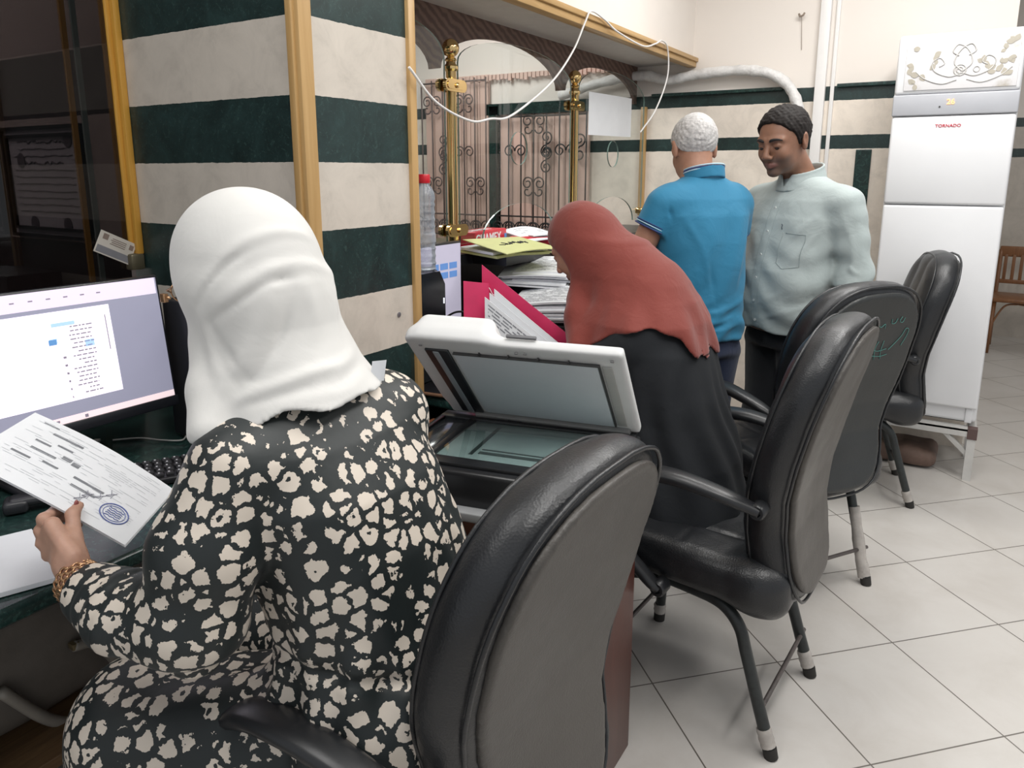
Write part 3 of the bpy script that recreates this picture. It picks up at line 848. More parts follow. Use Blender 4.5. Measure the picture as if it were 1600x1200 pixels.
    # stretcher between the two legs of each pair
STR = M('rusty_stretcher', (.10, .085, .08), .5, var=.4, vs_=30)
bm = bmesh.new(); tube(bm, [(-.224, -.225, .125), (-.224, .20, .125)], .0065, 8); obj('stretcher', bm, STR, chair, True)
bm = bmesh.new(); tube(bm, [(.229, -.225, .135), (.229, .215, .135)], .0065, 8); obj('stretcher', bm, STR, chair, True)
def copy_tree(o, parent=None):
    c = o.copy(); C.objects.link(c)
    if parent is not None: c.parent = parent
    for ch in list(o.children): copy_tree(ch, c)
    return c
chairs = []
spots = [(-.755, .950, 177, 'black leather armchair nearest the camera that the woman in white scarf sits on'),
         (-.535, 1.985, 176, 'black leather armchair with plain greyish back that the woman in red scarf sits on'),
         (-.505, 2.79, 146, 'black leather armchair with green chalk scribbles on its back'),
         (-.385, 3.755, 193, 'black leather armchair standing in front of the white air conditioner')]
for i, (x, y, a, l) in enumerate(spots):
    o = chair if i == 0 else copy_tree(chair)
    o.location = (x, y, 0); o.rotation_euler = (0, 0, R(a)); o.scale = (1, 1, .98 if i == 0 else 1.03); o['label'] = l; o['group'] = 'black leather armchairs'
    chairs.append(o)
for ch in chairs[0].children:      # the nearest chair's arms sit lower
    if ch.name.startswith('armrest'): ch.location.z = -.05
# chair three and four have a darker rear panel; chair three carries scribbles and long tape on its legs
for ci in (2, 3):
    for ch in chairs[ci].children:
        if ch.name.startswith('back_panel'):
            ch.data = ch.data.copy(); ch.data.materials[0] = BACKPAN_DARK; ch['label'] = 'dark vinyl panel on the rear of the backrest'
CHALK = M('green_chalk', (.10, .27, .24), .8)
bm = bmesh.new()
def bs(pts, r=.0011): squiggle(bm, [(float(sx_(np.array([z]))[0])-.0655, y, z) for y, z in pts], r)
bs([(-.02, .985), (-.035, .975), (-.05, .985), (-.055, .97)]); bs([(-.075, 1.0), (-.08, .985), (-.095, .985), (-.10, 1.0)]); bs([(-.12, 1.005), (-.115, .99), (-.13, .985), (-.135, 1.0)])
bs([(-.03, .90), (-.06, .89), (-.10, .895)]); bs([(-.05, .925), (-.045, .90), (-.055, .86)]); bs([(-.075, .925), (-.075, .89), (-.085, .86)]); bs([(-.04, .875), (-.08, .87), (-.11, .875)])
bs([(-.11, .89), (-.13, .91), (-.15, .935), (-.16, .96), (-.175, .955), (-.175, .93), (-.165, .90)])
lab(obj('chalk_scribble', bm, CHALK, chairs[2], True), 'green chalk scribble on the rear of the backrest')
for s, z0 in ((-1, .31),):
    l = [c for c in chairs[2].children if c.name.startswith('leg')][2]
    bm = bmesh.new(); rs = random.Random(4)
    path = [(-.1625-.085*(1-(z-.02)/.30), s*.1935, z) for z in [.27-.019*k for k in range(14)]]
    tube(bm, path, [.0185+rs.random()*.004 for _ in path], 12)
    lab(obj('tape_wrap', bm, TAPE, l, True, 50), 'long ragged tape wound up the leg')

# ================================================================ WHITE FLOOR STANDING AIR CONDITIONER
ACW = M('ac_white', (.74, .745, .76), .3, var=.015, vs_=4); ACG = M('ac_grey_band', (.42, .43, .46), .3, var=.03); GAP = M('dark_gap', (.05, .05, .05), .6)
ac = thing('air_conditioner', 'tall white floor standing air conditioner with grey display band and floral top panel', 'air conditioner', (-.118, 4.13, .285), R(0))
def pbox(name, lo, hi, mat, par, bev=.004): return box(name, lo, hi, mat, par, bev, 3)
pbox('cabinet', (-.255, .012, 0), (.255, .34, 1.845), ACW, ac, .02)
pbox('lower_panel', (-.252, -.012, .075), (.252, .02, 1.055), ACW, ac, .012)
pbox('middle_panel', (-.252, -.014, 1.060), (.252, .02, 1.472), ACW, ac, .012)
pbox('display_band', (-.254, -.018, 1.474), (.254, .02, 1.572), ACG, ac, .006)
pbox('top_frame', (-.252, -.012, 1.574), (.252, .02, 1.842), ACW, ac, .014)
m, nt, out = nt_new('floral_panel')
tc = node(nt, 'ShaderNodeTexCoord').outputs['Object']
c = mixc(nt, ramp(nt, noise(nt, 8, 4, .6, tc), [(.56, (0, 0, 0)), (.72, (1, 1, 1))]), (.70, .69, .70), (.46, .42, .36))
principled(nt, out, Base_Color=c, Roughness=.3)
fp = pbox('floral_panel', (-.215, -.0165, 1.590), (.235, 0, 1.826), m, ac, .002)
FL = M('floral_grey', (.52, .51, .49), .5); FL2 = M('floral_brown', (.40, .37, .31), .6)
bm = bmesh.new(); yf = -.0175
def vine(cx, cz, sc, pts, r=.0028): tube(bm, spline([(cx+p[0]*sc, yf, cz+p[1]*sc) for p in pts], 8), r, 5)
for cx, cz, fx in ((.02, 1.66, 1), (.02, 1.66, -1)):
    vine(cx, cz, .1*1, [(0, 0), (fx*.5, -.15), (fx*1.1, .1), (fx*1.25, .5), (fx*.95, .7), (fx*.75, .45), (fx*.95, .3)])
    vine(cx, cz, .1, [(0, .05), (fx*.35, .45), (fx*.15, 1.0), (fx*-.25, 1.25), (fx*-.45, .95), (fx*-.2, .75)], .0035)
    vine(cx, cz, .1, [(fx*.2, -.3), (fx*.8, -.45), (fx*1.5, -.2), (fx*1.9, .15)])
for r in (.024, .013): tube(bm, [(.01+r*math.cos(a), yf, 1.672+r*math.sin(a)) for a in [2*math.pi*k/20 for k in range(20)]], .003, 5, closed=True)
tube(bm, [(.075+.012*math.cos(a), yf, 1.672+.012*math.sin(a)) for a in [2*math.pi*k/16 for k in range(16)]], .0025, 5, closed=True)
obj('vine_pattern', bm, FL, fp, True)
bm = bmesh.new(); rs = random.Random(11)
def leaf(x, z, s, a):
    n = 8; pts = [(s*(i/n), .34*s*math.sin(math.pi*i/n)) for i in range(n+1)]+[(s*(i/n), -.34*s*math.sin(math.pi*i/n)) for i in range(n-1, 0, -1)]
    ca, sa = math.cos(a), math.sin(a); prism(bm, [(x+p*ca-q*sa, z+p*sa+q*ca) for p, q in pts], lambda u, v, w, o=rs.random()*.0015: (u, -.0176-o+w, v), .0015)
for (x, z) in [(-.16, 1.78), (-.10, 1.74), (-.09, 1.70), (-.18, 1.70), (-.19, 1.66), (-.15, 1.66), (-.17, 1.62), (.15, 1.66), (.17, 1.69), (.19, 1.64), (.18, 1.75), (.21, 1.78), (.20, 1.72), (.10, 1.70), (.12, 1.67)]:
    for k in range(3): leaf(x, z, .022+rs.random()*.014, rs.random()*6.28)
obj('leaf_pattern', bm, FL2, fp)
LED = M('orange_led', (1, .38, .16), .5, emit=1.6)
tx = text_mesh('display_digits', '26', .034, LED, ac, (-.012, -.0195, 1.532), (R(90), 0, 0))
REDT = M('red_lettering', (.55, .03, .06), .5)
text_mesh('brand_lettering', 'TORNADO', .019, REDT, ac, (-.012, -.0155, 1.425), (R(90), 0, 0), sx=1.1)
latheo('sensor_dot', [(.004, 0), (.004, .002), (.001, .002)], (-.055, -.0205, 1.512), GAP, ac, 10, 'Y')
pbox('base_plinth', (-.235, .02, 0), (.235, .32, .078), GAP, ac, .004)
for x in (-.235, .205): pbox('foot_bracket', (x, .005, 0), (x+.03, .05, .076), ACW, ac, .004)
SM = M('stand_white_steel', (.55, .54, .52), .45, var=.08)
st = thing('metal_stand', 'white painted angle iron stand with brown tape holding up the air conditioner', 'stand', (-.118, 4.13, 0))
bm = bmesh.new(); bx(bm, (-.285, -.03, .225), (.262, .006, .262)); bx(bm, (-.285, -.03, .252), (.262, .03, .265)); obj('front_rail', bm, SM, st)
bm = bmesh.new(); bx(bm, (-.285, .33, .225), (.262, .365, .265)); obj('rear_rail', bm, SM, st)
for x in (-.285, .226):
    bm = bmesh.new(); bx(bm, (x, -.03, .225), (x+.036, .365, .262)); obj('side_rail', bm, SM, st)
    for y in (-.03, .33): bm = bmesh.new(); bx(bm, (x, y, 0), (x+.036, y+.035, .25)); obj('leg', bm, SM, st)
bm = bmesh.new(); bx(bm, (.224, -.034, .215), (.266, .02, .268)); lab(obj('tape_corner', bm, M('brown_tape', (.10, .06, .055), .4), st), 'dark brown tape on the corner')
bm = bmesh.new(); tube(bm, [(.13, -.012, .228), (.235, -.012, .13)], .014, 4); obj('brace', bm, SM, st)
bm = bmesh.new(); tube(bm, [(.245, .07, .228), (.245, -.01, .15)], .012, 4); obj('brace', bm, SM, st)
def lump_f(P): return rbox(P, (0, 0, .05), (.27, .13, .05), .045)+.008*wob(P, 20, 3)
sdf_obj('brown_sack', lump_f, (-.33, -.18, -.0), (.33, .18, .13), .012, M('brown_sack', (.14, .09, .07), .7, var=.3), None)
o = bpy.data.objects['brown_sack']; o.location = (-.28, 4.27, .005); tag(o, 'flat brown lump like a folded sack lying under the air conditioner stand', 'sack')

# ================================================================ CHERRY TABLE AND FLATBED SCANNER
CH = mat_wood('cherry_veneer', (.12, .035, .016), (.20, .065, .03), .3, scale=(.08, 1, 1), sc=26, bmp=.04)
CHV = mat_wood('cherry_veneer_upright', (.06, .018, .013), (.10, .032, .022), .3, scale=(1, 1, .06), sc=26, bmp=.04)
tb = thing('side_table', 'dark cherry wood side table under the open scanner', 'table', (-1.05, 1.46, 0))
pbox('tabletop', (-.295, -.175, .725), (.44, .27, .755), CH, tb, .003)
pbox('front_panel', (-.28, -.150, .42), (.40, -.130, .724), CH, tb, .002)
pbox('side_panel', (.395, -.165, 0), (.425, .155, .724), CHV, tb, .003)
pbox('side_panel', (-.285, -.15, 0), (-.265, .26, .724), CHV, tb, .003)
pbox('kick_panel', (-.26, -.12, .02), (.394, -.10, .26), CHV, tb, .002)
# scanner: local x along its width, +y to the hinge
ang = math.atan2(.087, .426)
scn = thing('flatbed_scanner', 'white and black flatbed copier with its lid propped half open', 'scanner', (-.871, 1.588, .757), ang)
SCB = M('scanner_black', (.016, .017, .019), .28); SCW = M('scanner_white', (.70, .705, .70), .42, var=.03); SCWD = M('scanner_lid_pad', (.58, .62, .65), .5, var=.02)
W2 = .235
bd = pbox('body', (-W2-.055, -.345, 0), (W2+.01, .02, .102), SCB, scn, .012)
pbox('tray_lip', (-W2-.055, -.375, 0), (W2+.01, -.335, .022), M('scanner_grey', (.35, .36, .37), .4), scn, .004)
# bezel raised round the glass
bm = bmesh.new(); 
bx(bm, (-W2-.05, -.325, .100), (W2, -.285, .110), .003); bx(bm, (-W2-.05, -.03, .100), (W2, .015, .110), .003); bx(bm, (W2-.03, -.29, .100), (W2, -.03, .110), .003); bx(bm, (-W2+.035, -.29, .100), (-W2+.055, -.03, .110), .003); bx(bm, (-W2-.05, -.29, .100), (-W2-.035, -.03, .110), .003)
obj('bezel', bm, SCB, scn, True, 40)
SG = mat_glass('scanner_glass', (.78, .84, .83), 1.6, 1.6)
pbox('scan_bed', (-W2+.055, -.285, .101), (W2-.03, -.03, .1035), M('scan_bed_inner', (.62, .66, .67), .4, var=.12, vs_=8), scn, .0005)
pbox('glass_plate', (-W2+.055, -.285, .106), (W2-.03, -.03, .1085), SG, scn, .0005)
pbox('glass_strip', (-W2-.033, -.285, .101), (-W2+.033, -.03, .1035), M('scan_strip_dark', (.03, .035, .04), .12), scn, .0005)
bm = bmesh.new(); bx(bm, (-.09, -.24, .1036), (.19, -.225, .1046)); bx(bm, (-.09, -.215, .1036), (.19, -.209, .1046)); bx(bm, (-.11, -.25, .1036), (-.10, -.06, .1046)); obj('scan_rails', bm, M('scan_rail', (.09, .10, .10), .3), scn)
pbox('control_strip', (-W2-.05, -.343, .06), (W2, -.338, .09), M('scanner_dark_panel', (.03, .03, .035), .15), scn, .001)
# lid, hinged at the rear, open 45 degrees: local frame x width, v up the lid, n outward
ph = R(45)
def L(u, v, n): return (u, -v*math.cos(ph)+n*math.sin(ph), .113+v*math.sin(ph)+n*math.cos(ph))
lidm = Matrix(((1, 0, 0), (0, -math.cos(ph), math.sin(ph)), (0, math.sin(ph), math.cos(ph))))
def lbox(name, lo, hi, mat, par, bev=.004):
    bm = bmesh.new(); bx(bm, lo, hi, bev, 3); 
    for v in bm.verts: v.co = Vector(L(*v.co))
    return obj(name, bm, mat, par, True, 40)
def lid_f(P):
    d = rbox(P, (-.01, .175, .014), (W2+.018, .182, .014), .009)
    # raised feeder housing at left along the free edge
    h = rbox(P, (-.155, .21, .040), (.095, .150, .040), .022)
    d = smin(d, h, .05)
    return smax(d, -(P[:, 2]+.0), .004)
v, q = nets(lid_f, (-.32, -.03, -.01), (.29, .39, .10), .005); v = relax(v, q, 2)
me = bpy.data.meshes.new('lid'); me.from_pydata([L(*p) for p in v], [], q.tolist()); me.update()
lido = link('lid', me, SCW, scn, True)
lbox('pad', (-.155, .03, -.006), (.185, .315, .004), SCWD, lido, .002)
lbox('feeder_slot', (-.225, .02, -.005), (-.165, .325, .003), M('lid_slot_black', (.02, .022, .025), .3), lido, .002)
lbox('feeder_glass', (-.205, .025, -.007), (-.190, .32, .0), M('lid_slot_grey', (.30, .33, .35), .3), lido, .001)
bm = bmesh.new()
for a, b in (((-.155, .315, -.0068), (.186, .318, .0)), ((.186, .03, -.0068), (.189, .318, .0))): bx(bm, a, b)
for k in range(4): bx(bm, (-.09+.07*k, .318, -.006), (-.087+.07*k, .325, .0))
for v_ in bm.verts: v_.co = Vector(L(*v_.co))
obj('pad_outline', bm, GAP, lido)
lbox('side_recess', (.193, .03, -.002), (.215, .31, .001), M('lid_recess', (.42, .42, .40), .5), lido, .001)
lbox('hinge_bar', (-.19, -.012, -.012), (.22, .018, .01), M('hinge_grey', (.22, .22, .215), .5), lido, .004)
lbox('hinge', (-.10, -.02, -.03), (-.06, .01, .0), SCB, lido, .003)
for u, vv in ((.215, .335), (-.235, .335), (.0, .335), (.02, .335)): lbox('screw_mark', (u, vv, -.0035), (u+.008, vv+.005, .0), M('lid_grey_mark', (.25, .25, .25), .5), lido, .001)
lbox('feeder_latch', (-.02, .3585, .022), (.05, .366, .030), M('grey_latch', (.15, .15, .16), .4), lido, .002)
# papers lying under the scanner front and left of it
o, _ = sheet('paper_sheet', (-1.16, 1.297, .7562), (.30, .03, 0), (-.03, .25, 0), PAPER, thick=.0015); tag(o, 'white sheets sticking out under the front of the scanner', 'paper')
o, _ = sheet('paper_sheet', (-1.40, 1.90, .7515), (.21, -.06, 0), (.05, .10, 0), PAPER, curl=lambda u, v: .012*math.sin(u*3), thick=.003); tag(o, 'white papers on green worktop beside the black tray', 'paper')

# ================================================================ SECOND WORKPLACE (behind the scanner)
TW = M('pc_black', (.022, .023, .027), .35); TWG = M('pc_gloss', (.012, .012, .014), .15)
def tower(label, x0, x1, y0, y1, z0, h, face='X'):
    t = thing('computer_tower', label, 'computer tower', ((x0+x1)/2, (y0+y1)/2, z0)); a, b = (x1-x0)/2, (y1-y0)/2
    pbox('case', (-a, -b, .006), (a-.03, b, h), TW, t, .006)
    bm = bmesh.new(); prism(bm, [(-b, .006), (b, .006), (b, h-.05), (b-.03, h), (-b, h)], lambda u, v, w: (a-.03+w, u, v), .03); obj('front_panel', bm, TWG, t)
    bm = bmesh.new(); bx(bm, (a, b-.012, h-.12), (a+.002, b-.008, h-.10)); obj('power_light', bm, M('white_led', (.8, .85, 1), .4, emit=1.5), t)
    bm = bmesh.new(); [bx(bm, (sx*(a-.03)-.01, sy*(b-.02)-.01, 0), (sx*(a-.03)+.01, sy*(b-.02)+.01, .007)) for sx in (-1, 1) for sy in (-1, 1)]; obj('foot', bm, RUB, t)
    return t
tower('black computer tower under the water bottle beside the second screen', -1.98, -1.60, 1.955, 2.145, .752, .398)
tower('black computer tower behind the large monitor at the striped column', -1.90, -1.575, 1.225, 1.405, .752, .40)
# bottle
t = thing('water_bottle', 'large ribbed clear water bottle with red cap on a computer tower', 'bottle', (-1.655, 2.105, 1.151))
m, nt, out = nt_new('bottle_plastic')
tr = node(nt, 'ShaderNodeBsdfTransparent', {'Color': (.93, .95, .98, 1)}); gl = node(nt, 'ShaderNodeBsdfPrincipled', {'Base Color': (.62, .66, .72, 1), 'Roughness': .12})
fn = node(nt, 'ShaderNodeFresnel', {'IOR': 1.5}); nn_ = noise(nt, 20, 2, .5)
mx = node(nt, 'ShaderNodeMixShader', {0: math_n(nt, 'ADD', math_n(nt, 'MULTIPLY', fn.outputs[0], .75), math_n(nt, 'MULTIPLY', nn_, .62)), 1: tr.outputs[0], 2: gl.outputs[0]}); nt.links.new(mx.outputs[0], out.inputs[0])
prof = [(.030, 0), (.038, .006)]
for i in range(60):
    z = .01+.235*i/59; prof.append((.0390-.0040*abs(math.sin(z*math.pi/.026))**.5*(1 if (z < .10 or z > .13) else .2), z))
prof += [(.0385, .255), (.036, .275), (.028, .292), (.019, .303), (.0175, .322)]
latheo('bottle_body', prof, (0, 0, 0), m, t, 28)
latheo('cap', [(.021, .309), (.0225, .311), (.0225, .335), (.020, .340)], (0, 0, 0), M('red_cap', (.62, .015, .03), .35), t, 24)
# monitor two
def screen_mat(name, col, s=1.0): return M(name, col, .3, emit=s, var=.02)
BZ = M('monitor_bezel', (.012, .013, .017), .3)
t = thing('monitor', 'second monitor with bluish page lit, half hidden behind the bottle', 'monitor', (-1.74, 2.37, .752))
pbox('casing', (-.03, -.20, .15), (0, .075, .475), BZ, t, .006)
box('screen', (0, -.192, .165), (.002, .067, .467), screen_mat('screen_lilac', (.42, .40, .50), .55), t)
bm = bmesh.new()
for r in range(2):
    for k in range(3): bx(bm, (.002, -.13+.06*k, .335+.035*r), (.003, -.08+.06*k, .36+.035*r))
obj('screen_blocks', bm, screen_mat('screen_blue', (.10, .22, .50), .5), t)
pbox('stand_neck', (-.05, -.03, .01), (-.03, .03, .25), BZ, t); pbox('stand_base', (-.10, -.10, 0), (.03, .10, .012), BZ, t)
CAB = M('black_cable', (.012, .012, .013), .4)
tag(tubeo('cable', [(-1.66, 2.20, .95), (-1.60, 2.21, .985), (-1.55, 2.23, .98), (-1.50, 2.27, .94), (-1.47, 2.34, .88), (-1.45, 2.45, .80), (-1.45, 2.6, .755)], .004, CAB, sp=6), 'black cable plugged in beside the second computer tower', 'cable')
t = thing('phone_tray', 'black tray with brown leather edge on the green worktop by the column', 'tray', (-1.46, 1.98, .752), R(8))
pbox('tray_body', (-.12, -.07, 0), (.12, .07, .012), M('tray_black', (.012, .012, .014), .12), t, .006)
bm = bmesh.new(); tube(bm, spline([(-.12, -.06, .012), (-.10, -.075, .012), (.10, -.075, .012), (.12, -.06, .012), (.122, .05, .012)], 5), .006, 8); obj('edge_strip', bm, M('brown_leather', (.16, .08, .045), .4), t, True)

# printer with control panel
t = thing('printer', 'black and grey printer under the pile of papers beyond the second screen', 'printer', (-1.62, 2.93, .752))
pbox('body', (-.22, -.19, 0), (.22, .19, .20), M('printer_grey', (.17, .175, .18), .4), t, .015)
pbox('top_cover', (-.225, -.195, .20), (.225, .195, .275), SCB, t, .02)
bm = bmesh.new(); bx(bm, (-.02, -.02, 0), (.10, .10, .014), .004, rot=Matrix.Rotation(R(-25), 3, 'X')); bmesh.ops.translate(bm, vec=(-.02, -.15, .30), verts=bm.verts); pn = obj('control_panel', bm, M('panel_dark', (.10, .105, .11), .3), t, True, 40)
bm = bmesh.new(); bx(bm, (0, 0, .014), (.08, .07, .0155), rot=Matrix.Rotation(R(-25), 3, 'X')); bmesh.ops.translate(bm, vec=(-.01, -.14, .30), verts=bm.verts); obj('display', bm, M('panel_lcd', (.28, .29, .30), .2), pn)

# things on the raised ledge
YEL = M('yellow_green_card', (.58, .60, .27), .55, var=.04)
LZ = 1.161
o, P = sheet('yellow_folder', (-1.80, 2.54, LZ+.058), (.06, .36, -.012), (.30, -.13, -.032), YEL, curl=lambda u, v: .012*math.sin(3*u)*math.sin(2*v), thick=.003)
tag(o, 'yellow green card folder with handwriting lying on the ledge, topmost of the pile', 'folder')
BLKI = M('black_ink', (.015, .015, .02), .6)
scribble('handwriting', P, .45, .55, .5, .16, 5, o, BLKI, 5, .0045, .0016)
for k, (mm, l) in enumerate([(PAPER, 'white papers inside the yellow folder pile on the ledge'), (YEL, 'lower yellow green folder under the papers on the ledge')]):
    o, P = sheet('folder_stack' if k else 'paper_stack', (-1.83, 2.56, LZ+.016-.013*k), (.06, .34, -.002), (.24+.02*k, -.11, -.002), mm, curl=lambda u, v: .004*math.sin(5*u), thick=.010)
    tag(o, l, 'papers' if k == 0 else 'folder')
t = thing('paper_ream', 'red wrapped ream of copy paper with white lettering on the ledge', 'paper ream', (-1.90, 2.83, LZ), R(95))
RED = M('red_wrapper', (.60, .03, .05), .35)
pbox('wrapper', (-.15, -.055, 0), (.15, .055, .078), RED, t, .006)
WT = M('white_print', (.85, .85, .85), .5); BLP = M('blue_print', (.12, .30, .62), .5)
text_mesh('lettering', 'CHAMEX', .056, WT, t, (-.03, -.056, .044), (R(90), 0, 0), sx=1.05)
text_mesh('top_lettering', 'CHAMEX', .05, WT, t, (-.03, .0, .0788), (0, 0, 0))
pbox('blue_mark', (.125, -.0565, .012), (.148, -.05, .055), BLP, t, .001)
tr_ = text_rects
o, P = sheet('paper_sheet', (-1.93, 3.05, LZ+.045), (.08, .40, -.02), (.27, -.16, -.02), PAPER, curl=lambda u, v: .03*math.sin(math.pi*(u+.1))*(1-v*.5), thick=.004, marks=tr_(.1, .9, .1, .5, 4, .2, 3, .5))
tag(o, 'curled white printed sheets on the ledge beyond the red ream', 'paper')
o, P = sheet('paper_sheet', (-1.88, 3.55, LZ+.03), (.05, .30, 0), (.2, -.05, 0), PAPER, thick=.02); tag(o, 'white paper block on the ledge behind the red scarf', 'paper')
o, P = sheet('red_folder', (-1.93, 3.00, LZ+.004), (.06, .22, .0), (.12, -.05, .0), RED, curl=lambda u, v: .01*math.sin(9*u), thick=.012); tag(o, 'red and black folder edge under the printed sheets on the ledge', 'folder')
# red puncher / folder in front of the ledge
t = thing('red_binder', 'red binder lying open on the ledge with a white sheet in it', 'binder', (-1.70, 3.06, LZ), R(60))
def rb(P): return smax(rbox(P, (0, 0, .022), (.16, .07, .022), .02)+.006*wob(P, 22, 8), -(P[:, 2]-.001), .003)
sdf_obj('cover', rb, (-.2, -.1, -.01), (.2, .1, .07), .006, RED, t)
sheet('inner_sheet', (-.09, -.06, .047), (.20, .02, .01), (0, .05, .0), PAPER, t, thick=.004)
# loose printed pile on the printer
def pile(name, label, O, U, V, n, th, seed, marks=True):
    t = thing(name, label, 'papers', O); rs = random.Random(seed)
    for k in range(n):
        du, dv = rs.uniform(-.03, .03), rs.uniform(-.03, .03)
        kk = k/max(1, n-1)
        o, P = sheet('sheet', (du, dv, k*th*1.25), (U[0]+dv*.3, U[1]+du*.4, U[2]+.02*kk), (V[0], V[1], V[2]-.02*kk), PAPER, t, curl=lambda u, v, a=rs.random(): .012*kk*math.sin(2.5*u+a), thick=th, marks=(tr_(.08, .92, .08, .9, 16, .35, seed) if marks and k == n-1 else None))
    return t
pile('paper_pile', 'thick pile of fanned printed papers on the printer by the red scarf woman', (-1.64, 2.62, 1.032), (.28, .10, -.01), (-.09, .25, .055), 6, .006, 4)
pile('paper_pile', 'lower pile of printed papers sliding off the desk before the red scarf woman', (-1.50, 2.46, .918), (.30, .07, .01), (-.06, .22, .05), 6, .008, 9)
t = thing('document_tray', 'black stacking tray holding the lower papers on the green worktop', 'tray', (-1.32, 2.62, .752))
for z in (.0, .075, .15): pbox('tray_shelf', (-.17, -.13, z), (.17, .15, z+.012), BLK, t, .003)
for x in (-.17, .16): pbox('tray_side', (x, -.13, 0), (x+.01, .15, .165), BLK, t, .003)

# pink folder standing open with printed papers clipped in it
t = thing('pink_folder', 'bright pink folder propped up open behind the scanner lid', 'folder', (.065, .055, -.035))
PK = M('pink_card', (.66, .035, .13), .5, var=.08)
A = Vector((-1.345, 1.925, 1.215)); 
# long back cover running down to the right, towards the woman
sheet('cover', (-1.11, 2.036, .70), (.0, 0, .305), (-.28, -.115, .235), PK, t, curl=lambda u, v: .004*math.sin(4*v), thick=.004)
sheet('cover', (-1.41, 1.845, .93), (.0, 0, .265), (.06, .055, -.01), PK, t, thick=.004)
bm = bmesh.new(); squiggle(bm, [(-1.375+.012*k, 1.916+.005*k, 1.165-.010*k+.012*(k % 2)) for k in range(6)], .0014); squiggle(bm, [(-1.21+.012*k, 1.985+.005*k, 1.02-.010*k+.012*(k % 2)) for k in range(5)], .0014); obj('handwriting', bm, WT, t, True)
t = thing('document_bundle', 'bundle of printed forms standing in the pink folder', 'papers', (.065, .055, -.045))
for k in range(3):
    sheet('sheet', (-1.075+.010*k, 1.955+.012*k, .73), (-.0, 0.0, .215+.008*k), (-.26, -.10, .215+.004*k), PAPER, t, curl=lambda u, v: .006*math.sin(3*v), thick=.003,
      marks=(text_rects(.10, .96, .05, .95, 17, .42, 21, .85, True)) if k == 0 else None)

# ================================================================ FIRST WORKPLACE
t = thing('monitor', 'large monitor on green worktop showing a white form page', 'monitor', (-1.86, .90, .752), R(-2))
# local: screen faces +x, tilted back
tl = Matrix.Rotation(R(-7), 3, 'Y')
def tilt(bm, z0=.30):
    for v in bm.verts: v.co = tl @ (v.co-Vector((0, 0, z0)))+Vector((0, 0, z0))
def mbx(name, items, mat, par, bev=0):
    bm = bmesh.new()
    for a, b in items: bx(bm, a, b, bev)
    tilt(bm); return obj(name, bm, mat, par, bool(bev), 40)
HY = .30
mbx('casing', [((-.03, -HY, .115), (0, HY, .475))], BZ, t, .006)
mbx('bottom_bezel', [((-.005, -HY, .112), (.006, HY, .140))], BZ, t, .003)
sc = mbx('screen', [((0, -HY+.008, .140), (.0015, HY-.008, .468))], screen_mat('screen_grey', (.25, .25, .33), .62), t)
mbx('browser_bar', [((.0015, -HY+.008, .425), (.002, HY-.012, .468))], screen_mat('screen_pale', (.62, .56, .66), .75), sc)
mbx('page', [((.0015, -HY+.008, .190), (.0022, .155, .415))], screen_mat('screen_white', (.80, .74, .84), .78), sc)
mbx('task_bar', [((.0015, -HY+.008, .140), (.0022, HY-.008, .156))], screen_mat('screen_pink', (.72, .58, .60), .8), sc)
mbx('page_blue', [((.0022, .010, .378), (.0026, .065, .387)), ((.0022, .0, .338), (.0026, .018, .350)), ((.0022, .082, .318), (.0026, .104, .335))], screen_mat('screen_light_blue', (.35, .52, .78), .7), sc)
mbx('page_blue', [((.0024, -.002, .335), (.0028, .016, .348))], screen_mat('screen_deep_blue', (.10, .25, .50), .6), sc)
rs = random.Random(8); it = []
for k in range(17):
    z = .372-.0105*k; a = .045+.03*rs.random(); b = .098+.01*rs.random(); y = a
    while y < b: w = .004+.01*rs.random(); it.append(((.0022, y, z), (.0026, min(y+w, b), z+.0028))); y += w+.003
for k in range(9): it.append(((.0022, -.19+.04*k, .446), (.0026, -.18+.04*k, .449)))
for k in range(8): it.append(((.0024, -.13+.016*k, .145), (.0028, -.122+.016*k, .151)))
it += [((.0022, .025+.001*k, .298-.02*k), (.0026, .032, .303-.02*k)) for k in range(6)]+[((.0024, .14, .30), (.0028, .142, .39)), ((.0024, .05, .143), (.0028, .058, .151))]
mbx('page_text', it, screen_mat('screen_text', (.25, .22, .28), .35), sc)
pbox('stand_neck', (-.09, -.04, .01), (-.04, .04, .25), BZ, t); pbox('stand_base', (-.16, -.13, 0), (.07, .13, .014), BZ, t, .006)
# keyboard
KB = M('keyboard_black', (.012, .012, .014), .3); KC = M('key_black', (.02, .02, .022), .45); KL = M('key_print', (.5, .5, .52), .5)
t = thing('keyboard', 'black keyboard on green worktop between the papers and the woman in white scarf', 'keyboard', (-1.66, 1.03, .752), R(62))
pbox('case', (-.215, -.07, 0), (.215, .07, .018), KB, t, .006)
for r_ in range(5):
    for k in range(18):
        x = -.203+k*.0228+.003*(r_ % 2)
        if k in (14,): continue
        ky = box('key', (x, -.060+r_*.0242, .017), (x+.018, -.060+r_*.0242+.019, .026), KC, t, .0025)
        bm = bmesh.new(); bx(bm, (x+.005, -.052+r_*.0242, .0258), (x+.009, -.046+r_*.0242, .0264)); obj('key_letter', bm, KL, ky)
